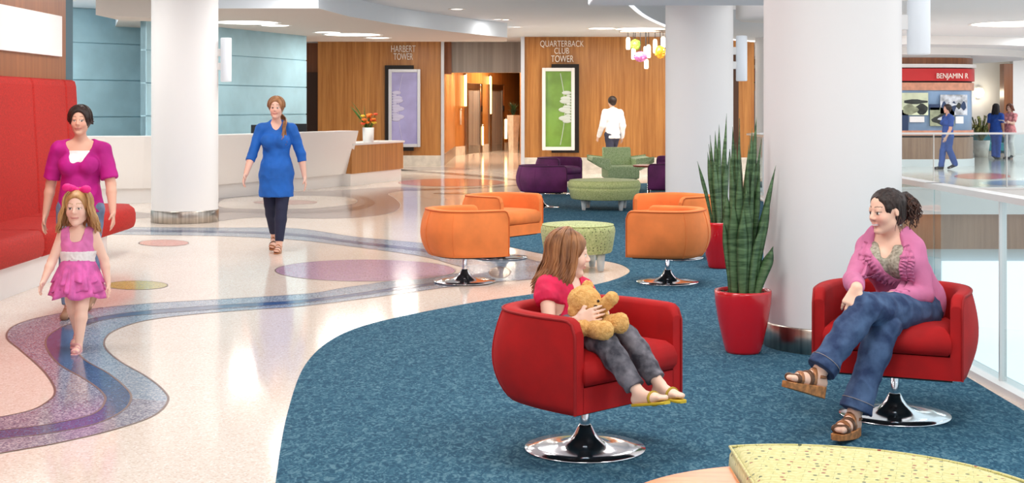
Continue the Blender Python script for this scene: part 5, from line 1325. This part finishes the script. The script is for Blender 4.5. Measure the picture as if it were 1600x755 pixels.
# ================================================================= standing and walking figures
def walker(px, Y, H, f, headf=.135, stride=.16, swing=.5, elbow=.35, lead=1, fem=True, shw=.108, lean=0.0, hair=None, headturn=0.0, armout=.10, both=None, ground=None):
    gx, gy, _ = spot(px, Y); org = np.array([gx, gy, 0.0]); f = nz((f[0], f[1], 0)); r = nz(np.cross(f,(0,0,1))); z = np.array([0,0,1.0])
    L = lambda a, b, c: org+(f*a+r*b+z*c)*H
    hh = headf*H; top = 1.0
    J = {}; nb = 1-headf; dz = .03*stride
    hcz = 1-headf*.5
    J['hc'] = L(.012+lean, 0, hcz); J['hh'] = hh
    J['P'] = {'pelvis': L(0,0,.525-dz), 'waist': L(.004+lean*.3,0,.625*nb/.865), 'chest': L(lean*.6,0,.725*nb/.865), 'upper': L(-.006+lean*.8,0,.785*nb/.865), 'neck': L(-.004+lean,0,.835*nb/.865),
              'sL': L(-.004+lean*.8,-shw*.96,.792*nb/.865), 'sR': L(-.004+lean*.8,shw*.96,.792*nb/.865)}
    ua, fa = .172, .150
    for s, nm in ((-1,'L'),(1,'R')):
        sw = swing*(-lead if s > 0 else lead)*.6
        if both is not None: sw = both
        sh = J['P']['s'+nm]; d1 = nz(f*math.sin(sw)+r*s*armout-z*math.cos(sw)); e = sh+d1*ua*H
        d2 = nz(f*math.sin(sw+elbow)+r*s*armout*.6-z*math.cos(sw+elbow)); w = e+d2*fa*H; J['e'+nm] = e; J['w'+nm] = w; J['d'+nm] = d2
        fw = (lead if s > 0 else -lead); hp = L(0, s*.052, .505-dz)
        an = L(stride*fw*(.95 if fw > 0 else 1.05), s*.03, .042 if fw > 0 else .075+.10*stride); mid = (hp+an)/2; kb = .012 if fw > 0 else .055
        kn = mid+f*kb*H+z*.012*H; J['hp'+nm], J['kn'+nm], J['an'+nm] = hp, kn, an
        J['to'+nm] = an+f*(.105*H)+z*((-.024 if fw > 0 else -.06)*H)
    return org, f, r, J
def figure(label, org, f, r, J, H, h, skin, fem=True, headf_dir=None, legs=True, feet=True, face=True, lip=(196,96,96), browc=(90,60,44), hands=True, smile=0.0):
    lo = np.array([min(v[k] for v in list(J['P'].values())+[J['eL'],J['eR'],J['wL'],J['wR'],J['toL'],J['toR'],J['anL'],J['anR'],J['hc']]) for k in range(3)])-.16*H/1.6-.02; lo[2] = -.02
    hi = np.array([max(v[k] for v in list(J['P'].values())+[J['eL'],J['eR'],J['wL'],J['wR'],J['toL'],J['toR'],J['anL'],J['anR'],J['hc']]) for k in range(3)])+.16*H/1.6+.02
    J['lo'], J['hi'] = lo, hi; S = SDF(lo, hi, h); P = J['P']; hd = f if headf_dir is None else nz(headf_dir); J['hf'] = hd; u = np.array([0,0,1.0]); J['hu'] = u
    torso(S, P, H, f, r, fem=fem); neck(S, P, H, J['hc'], u, J['hh']); head(S, J['hc'], hd, u, J['hh'])
    for nm, s in (('L',-1),('R',1)):
        arm(S, P['s'+nm], J['e'+nm], J['w'+nm], H, t=1 if fem else 1.15)
        if hands: hand(S, J['w'+nm], J['d'+nm], -r*s, f, .105*H, .35, .35)
        leg(S, J['hp'+nm], J['kn'+nm], J['an'+nm], H, t=1 if fem else 1.08)
        foot(S, J['an'+nm], J['to'+nm], H)
    return person(label, org, S, lambda V: face_color(V, skin, J['hc'], hd, u, J['hh'], lip, (60,50,44), browc, cheek=.25, smile=smile))
def cloth(name, m, parent, J, org, h, build, disp=None, lo=None, hi=None):
    S = SDF(J['lo'], J['hi'], h); build(S); return S.mesh(name, M[m] if isinstance(m, str) else m, parent, None, None, disp, org)
def shoes(J, parent, org, H, m, h):
    for nm in 'LR':
        S = SDF(J['lo'], J['hi'], h); an, to_ = J['an'+nm], J['to'+nm]; d = nz((to_-an)*np.array([1,1,.6])); hl = an-d*.02*H-np.array([0,0,.024*H]); tp = to_+d*.008*H
        S.cone(hl, tp, .024*H, .019*H, .02); S.cone(an-np.array([0,0,.008*H]), hl+(tp-hl)*.6, .026*H, .02*H, .02); S.cut(an+np.array([0,0,.004*H]), (0,0,1)); S.mesh('shoe', M[m], parent, None, None, None, org)
zv = np.array([0,0,1.0])

# ---- woman in the blue dress
H = 1.66; org, f, r, J = walker(432, 14.9, H, (.02,-1), stride=.10, swing=.35, elbow=.35, lead=-1, armout=.30)
M['dress_blue'] = mat('royal_blue_dress', (22,96,184), .75, sheen=.2, var=(5,.08)); M['navy_leg'] = mat('navy_leggings', (34,40,66), .8)
bw = figure('woman in a blue dress and navy leggings walking past the reception counter', org, f, r, J, H, .0075, (226,184,164), smile=.3)
def b_dress(S):
    P = J['P']; torso(S, P, H, f, r, .012)
    S.cone(P['waist']+zv*.0, P['pelvis']-zv*.02*H, .078*H, .112*H, .03, squash=(f,.78)); S.cone(P['pelvis']-zv*.0*H, org+zv*.36*H+f*.02, .108*H, .112*H, .03, squash=(f,.85))
    for nm in 'LR':
        e2 = J['e'+nm]+(J['w'+nm]-J['e'+nm])*.35; S.cone(P['s'+nm], J['e'+nm], .035*H, .032*H, .02); S.cone(J['e'+nm], e2, .032*H, .029*H, .01); S.cut(e2, J['d'+nm], .07)
    S.cut(org+zv*.355*H, (0,0,-1))
    S.cone(P['neck']+f*.05*H+zv*.02*H, P['chest']+f*.115*H+zv*.02*H, .052*H, .010*H, .01, sub=True)
cloth('dress', 'dress_blue', bw, J, org, .007, b_dress, crease(.007, 9, .3))
def b_legs(S):
    for nm in 'LR': leg(S, J['hp'+nm], J['kn'+nm], J['an'+nm], H, .007); S.cut(J['an'+nm]+(J['kn'+nm]-J['an'+nm])*.12, J['an'+nm]-J['kn'+nm], .09)
cloth('leggings', 'navy_leg', bw, J, org, .007, b_legs)
for nm in 'LR': sandal(J['an'+nm], J['to'+nm], bw, H=1.5, mats=('strap','strap','strap2'), org=org, th=(.012,.035), nst=3)
M['hair_blond'] = mat('blond_hair', (206,164,108), .45, var=(20,.3), rgb2=(160,112,66), vscale=(1,1,.15)); M['hair_blond_dark'] = mat('dark_blond_hair', (168,120,78), .45, var=(20,.3), rgb2=(120,80,48), vscale=(1,1,.15))
hb = cloth('hair', 'hair_blond_dark', bw, J, org, .006, lambda S: hair_cap(S, J['hc'], J['hf'], J['hu'], J['hh'], .07, (0,.46,-.12), (.31,.34,.47)))
strands(J['hc']-org, J['hf'], J['hu'], J['hh'], (R(62), R(298)), 120, .012, .0065, .25, 21, -.15).build('pulled_back_locks', M['hair_blond_dark'], hb)
q = MB(); rg = np.random.default_rng(9); c0 = J['hc']-f*.10-zv*.06
for i in range(26):
    o_ = rg.normal(0,.012,3); e_ = J['P']['chest']+f*.13-r*.095+rg.normal(0,.016,3)-zv*.02
    q.tube(spline([c0+o_, c0-r*.07-zv*.07+o_, J['P']['sL']+f*.06+r*.075+zv*.04+o_, e_], 4), [.010]*9+[.008,.006,.005,.003][:4], 5)
q.v = [tuple(np.array(v)-org) for v in q.v]; q.build('ponytail', M['hair_blond_dark'], hb)

# ---- woman in the magenta blouse behind the little girl
H = 1.56; org, f, r, J = walker(126, 10.4, H, (.10,-1), stride=.12, swing=.3, elbow=.30, lead=1, armout=.24, shw=.112)
M['magenta'] = mat('magenta_blouse', (186,22,134), .75, sheen=.2, var=(6,.08)); M['jeans_pale'] = mat('faded_blue_jeans', (120,140,170), .85, var=(10,.15)); M['shoe_tan'] = mat('tan_shoe', (150,110,84), .5); M['white_cloth'] = mat('white_cloth', (244,240,240), .8, var=(12,.05)); M['shoe_black'] = mat('black_shoe', (36,34,38), .5)
pw = figure('woman in a magenta blouse walking behind the little girl in pink', org, f, r, J, H, .007, (226,176,152), smile=.3)
def b_in(S):
    P = J['P']; torso(S, P, H, f, r, .008); S.cut(P['upper']+zv*.004*H, (0,0,1)); S.cut(P['waist'], (0,0,-1))
cloth('camisole', 'white_cloth', pw, J, org, .007, b_in)
def b_bl(S):
    P = J['P']; torso(S, P, H, f, r, .014); S.cone(P['waist'], P['pelvis']-zv*.035*H, .085*H, .112*H, .03, squash=(f,.8))
    for nm in 'LR':
        e2 = P['s'+nm]+(J['e'+nm]-P['s'+nm])*.85; S.cone(P['s'+nm], e2, .037*H, .041*H, .02); S.cut(e2, J['e'+nm]-P['s'+nm], .10)
    S.cone(P['neck']+zv*.01*H+f*.03*H, P['chest']+f*.105*H+zv*.045*H, .068*H, .046*H, .01, sub=True); S.cut(P['pelvis']-zv*.03*H, (0,0,-1))
cloth('blouse', 'magenta', pw, J, org, .007, b_bl, crease(.007, 9, .9))
def b_jn(S):
    S.cone(J['P']['pelvis']-zv*.01*H, J['P']['pelvis']+zv*.05*H, .098*H, .088*H, .03, squash=(f,.78))
    for nm in 'LR': leg(S, J['hp'+nm], J['kn'+nm], J['an'+nm], H, .016); S.cone(J['kn'+nm], J['an'+nm], .044*H, .034*H, .02); S.cut(J['an'+nm]+(J['kn'+nm]-J['an'+nm])*.06, J['an'+nm]-J['kn'+nm], .10)
cloth('jeans', 'jeans_pale', pw, J, org, .007, b_jn, crease(.006, 10))
shoes(J, pw, org, H, 'shoe_tan', .006)
hb = cloth('hair', 'hair_dark', pw, J, org, .006, lambda S: (hair_cap(S, J['hc'], J['hf'], J['hu'], J['hh'], .09, (0,.48,-.12), (.32,.36,.48)), S.ell(J['hc']-f*.11+zv*.0, (.045,.045,.05), .02)))
strands(J['hc']-org, J['hf'], J['hu'], J['hh'], (R(58), R(302)), 130, .030, .0065, .22, 22, -.02, jitter=.05).build('short_locks', M['hair_dark'], hb)

# ---- little girl in pink
H = 1.02; org, f, r, J = walker(122, 8.85, H, (.06,-1), headf=.215, stride=.11, swing=.4, elbow=.4, lead=-1, shw=.100, armout=.34, fem=False)
lg = figure('little blond girl in a pink dress walking in front of the woman in magenta', org, f, r, J, H, .0052, (240,200,180), fem=False, lip=(216,120,120), browc=(180,140,96), smile=.3)
M['pink'] = mat('pink_dress', (232,128,190), .75, sheen=.2, var=(10,.08)); M['pink_tulle'] = mat('pink_tulle_skirt', (224,108,180), .85, var=(14,.12)); M['bow'] = mat('hot_pink_bow', (240,40,140), .6)
def b_top(S):
    P = J['P']; torso(S, P, H, f, r, .010, fem=False); S.cone(P['waist'], P['pelvis']-zv*.03*H, .090*H, .108*H, .02, squash=(f,.8)); S.cut(P['pelvis']-zv*.02*H, (0,0,-1))
    S.cone(P['neck']+zv*.02, P['upper']+f*.06+zv*.01, .055, .042, .01, sub=True)
    for nm, s in (('L',-1),('R',1)): S.cut(P['s'+nm]+r*s*.004*H, r*s, .10)
dr_ = cloth('dress', 'pink', lg, J, org, .005, b_top, wrinkle(.003, 40))
def b_band(S):
    P = J['P']; torso(S, P, H, f, r, .022, fem=False); S.cut(P['waist']+zv*.055*H, (0,0,1)); S.cut(P['waist']-zv*.015*H, (0,0,-1))
cloth('lace_band', 'white_cloth', lg, J, org, .005, b_band, wrinkle(.0018, 110))
def skirt(zt, zb, r0, r1, name, seed):
    q = MB(); rows = []; cx_ = 0
    for i in range(12):
        s = i/11; rr = (r0+(r1-r0)*s**.8)*H; row = []
        for k in range(72):
            t = 2*PI*k/72; w = 1+.10*s*math.sin(9*t+seed)+.05*s*math.sin(17*t+seed*2); row.append((r*math.cos(t)*rr*w+f*math.sin(t)*rr*w*.85)+zv*((zt+(zb-zt)*s)*H+.012*s*math.sin(6*t+seed)))
        rows.append([tuple(p) for p in row])
    inn = [[tuple(np.array(p)*np.array([.965,.965,1])) for p in row] for row in rows[::-1]]
    q.grid(rows+inn, closed_u=True); q.build(name, M['pink_tulle'], dr_)
skirt(.565, .335, .098, .165, 'skirt_layer', .4); skirt(.55, .375, .10, .16, 'skirt_layer', 2.0); skirt(.56, .43, .10, .15, 'skirt_layer', 4.1)
M['sandal_pink'] = mat('pale_pink_sandal', (226,170,170), .5)
for nm in 'LR': sandal(J['an'+nm], J['to'+nm], lg, H=1.08, flat=True, mats=('sandal_pink','sandal_pink','sandal_pink'), org=org, nst=3)
hb = cloth('hair', 'hair_blond', lg, J, org, .005, lambda S: hair_cap(S, J['hc'], J['hf'], J['hu'], J['hh'], .05, (0,.46,-.12), (.33,.34,.47)))
q = strands(J['hc']-org, J['hf'], J['hu'], J['hh'], (R(60), R(300)), 110, .17, .009, .10, 8, .26, wave=.006); q.build('long_locks', M['hair_blond'], hb)
q = MB(); bc = J['hc']-org+zv*.115+f*.0
for s in (-1,1):
    for k in range(3): q.ell(bc+r*s*(.035+.012*k)+zv*(.006*k+.006*s)+f*.012*k, (.034,.020,.026), 14, 8)
q.ell(bc, (.016,.018,.018), 10, 8); q.build('hair_bow', M['bow'], hb)

# ---- far figures
def far_person(label, px, Y, H, f, skin, top, bottom, shoe, hair_m, hairlong=0, fem=True, sleeve=.6, tunic=.47, h=.013, wide=1.0, **kw):
    org, f, r, J = walker(px, Y, H, f, fem=fem, shw=.108 if fem else .125, **kw); o = figure(label, org, f, r, J, H, h, skin, fem=fem)
    def bt(S):
        P = J['P']; torso(S, P, H, f, r, .018, fem=fem, bust=fem); S.cone(P['waist'], org+zv*(tunic+.01)*H, .088*H, .108*H*wide, .03, squash=(f,.8)); S.cut(org+zv*tunic*H, (0,0,-1))
        for nm in 'LR':
            e2 = P['s'+nm]+(J['e'+nm]-P['s'+nm])*sleeve; S.cone(P['s'+nm], e2, .044*H, .042*H, .02)
            if sleeve >= 1: S.cone(J['e'+nm], J['w'+nm], .040*H, .028*H, .02)
        S.cone(P['neck']+f*.05*H+zv*.02*H, P['chest']+f*.115*H+zv*.05*H, .04*H, .010*H, .01, sub=True)
    cloth('tunic' if fem else 'shirt', top, o, J, org, h*.9, bt, wrinkle(.006, 20, px*.1))
    def bl_(S):
        S.cone(J['P']['pelvis']-zv*.02*H, J['P']['pelvis']+zv*.03*H, .098*H, .092*H, .03, squash=(f,.78))
        for nm in 'LR': leg(S, J['hp'+nm], J['kn'+nm], J['an'+nm], H, .016); S.cone(J['kn'+nm], J['an'+nm], .047*H*wide, .044*H*wide, .02)
        S.cut(org+zv*.035*H, (0,0,-1))
    cloth('trousers', bottom, o, J, org, h*.9, bl_, wrinkle(.006, 20, px*.2)); shoes(J, o, org, H, shoe, h*.8)
    hb = cloth('hair', hair_m, o, J, org, h*.8, lambda S: hair_cap(S, J['hc'], J['hf'], J['hu'], J['hh'], .07, (0,.46,-.14), (.31,.34,.46)))
    if hairlong: strands(J['hc']-org, J['hf'], J['hu'], J['hh'], (R(65), R(295)), 70, hairlong, .014, .2, 5, .1).build('long_locks', M[hair_m], hb)
    return o, org, f, r, J
M['scrub_blue'] = mat('blue_scrubs', (40,84,176), .8, var=(6,.08)); M['scrub_walk'] = mat('dark_blue_scrubs', (58,84,150), .8, var=(6,.08)); M['scrub_pink'] = mat('pink_patterned_scrub_top', (226,150,152), .8, var=(16,.12)); M['white_pants'] = mat('white_trousers', (240,236,230), .8); M['dark_pants'] = mat('dark_navy_trousers', (58,60,80), .8)
M['hair_black'] = mat('black_hair', (28,22,24), .45, var=(20,.3)); M['hair_red'] = mat('brown_red_hair', (112,62,42), .45, var=(20,.3))
far_person('person in a white shirt and dark trousers walking past the wood wall', 957, 32.0, 1.80, (-.5,.85), (222,182,160), 'white_cloth', 'dark_pants', 'shoe_black', 'hair_dark', fem=False, sleeve=1.0, tunic=.46, stride=.10, swing=.25, armout=.12)
far_person('person in blue scrubs walking left past the round kiosk', 1481, 34.4, 1.62, (-.9,-.2), (206,160,140), 'scrub_walk', 'scrub_walk', 'shoe_black', 'hair_dark', stride=.10, swing=.3)
far_person('woman with long black hair in bright blue scrubs, her back turned, beyond the kiosk', 1556, 41.0, 1.64, (.55,.8), (196,150,126), 'scrub_blue', 'scrub_blue', 'shoe_black', 'hair_black', hairlong=.22, stride=.02, swing=.1)
o, org, f, r, J = far_person('woman in a pink top and white trousers holding papers beyond the kiosk', 1578, 41.2, 1.64, (-.75,-.6), (232,192,172), 'scrub_pink', 'white_pants', 'shoe_black', 'hair_red', hairlong=.10, stride=.04, both=.55, elbow=1.2, swing=.0, wide=1.15)
pp = (J['wL']+J['wR'])/2+J['dL']*.10; q = MB(); q.obox((0,0,0), r*.12, f*.09+zv*.05, nz(np.cross(r, f*.09+zv*.05))*.004)
tag(q.build('paper_sheets', M['white_cloth'], None, tuple(pp)), 'white sheets of paper held by the woman in the pink top', 'paper')
# teal armchair and plant beside them
M['teal_vinyl'] = mat('teal_upholstery', (18,138,150), .5, var=(4,.08))
tc_ = thing('armchair', 'teal armchair behind the woman in bright blue scrubs', 'chair', spot(1546, 43.4), R(10))
q = MB(); q.box(-.36,-.34,.18,.36,.30,.44); q.build('seat', M['teal_vinyl'], tc_, bevel=.05)
q = MB(); q.box(-.36,.20,.40,.36,.36,.95); q.build('backrest', M['teal_vinyl'], tc_, bevel=.06)
for s in (-1,1):
    q = MB(); q.box(min(s*.36,s*.48),-.34,.10,max(s*.36,s*.48),.36,.66); q.build('armrest', M['teal_vinyl'], tc_, bevel=.04)
for x_, y_ in ((-.4,-.28),(.4,-.28),(-.4,.3),(.4,.3)):
    q = MB(); q.lathe([(0,.002),(.02,.002),(.03,.18),(0,.18)], (x_,y_,0), 12); q.build('leg', M['chrome'], tc_)
pl = thing('potted_plant', 'leafy green plant in a pale pot between the kiosk and the people in scrubs', 'plant', spot(1533, 42.6))
q = MB(); q.lathe([(0,.002),(.20,.002),(.27,.52),(.24,.52),(.22,.46),(0,.46)], (0,0,0), 28); q.build('pot', M['wood_base'], pl)
q = MB(); rg = np.random.default_rng(12)
M['leaf_mix'] = mat('green_yellow_leaf', (60,92,44), .45, var=(5,.5), rgb2=(168,164,92))
for i in range(90):
    a = rg.uniform(0,2*PI); rr = rg.uniform(.12,.60); zt = rg.uniform(.70,1.30); zz = .5+rg.uniform(0,.3)
    q.tube([(0,0,.45),(rr*.45*math.cos(a),rr*.45*math.sin(a),zz+.2),(rr*.8*math.cos(a),rr*.8*math.sin(a),zt),(rr*math.cos(a),rr*math.sin(a),zt-.08)], [.006,.02,.045,.004], 5, flat=.25)
q.build('foliage', M['leaf_mix'], pl)

# ------------------------------------------------------------------ daylight and view
wd = bpy.data.worlds.new('world'); scene.world = wd; wd.use_nodes = True; bg = wd.node_tree.nodes['Background']
bg.inputs['Color'].default_value = (.93,.965,1.0,1); bg.inputs['Strength'].default_value = 1.35
sun = bpy.data.lights.new('sun', 'SUN'); sun.energy = .0
scene.view_settings.view_transform = 'Standard'; scene.view_settings.look = 'None'; scene.view_settings.gamma = 1.0; scene.view_settings.use_curve_mapping = False
scene.view_settings.exposure = 0.0
scene.cycles.use_denoising = True
try: scene.cycles.denoiser = 'OPENIMAGEDENOISE'
except Exception: pass
scene.cycles.max_bounces = 8; scene.cycles.diffuse_bounces = 4; scene.cycles.glossy_bounces = 4; scene.cycles.transparent_max_bounces = 16; scene.cycles.transmission_bounces = 8
scene.cycles.sample_clamp_indirect = 8.0; scene.cycles.caustics_reflective = False; scene.cycles.caustics_refractive = False
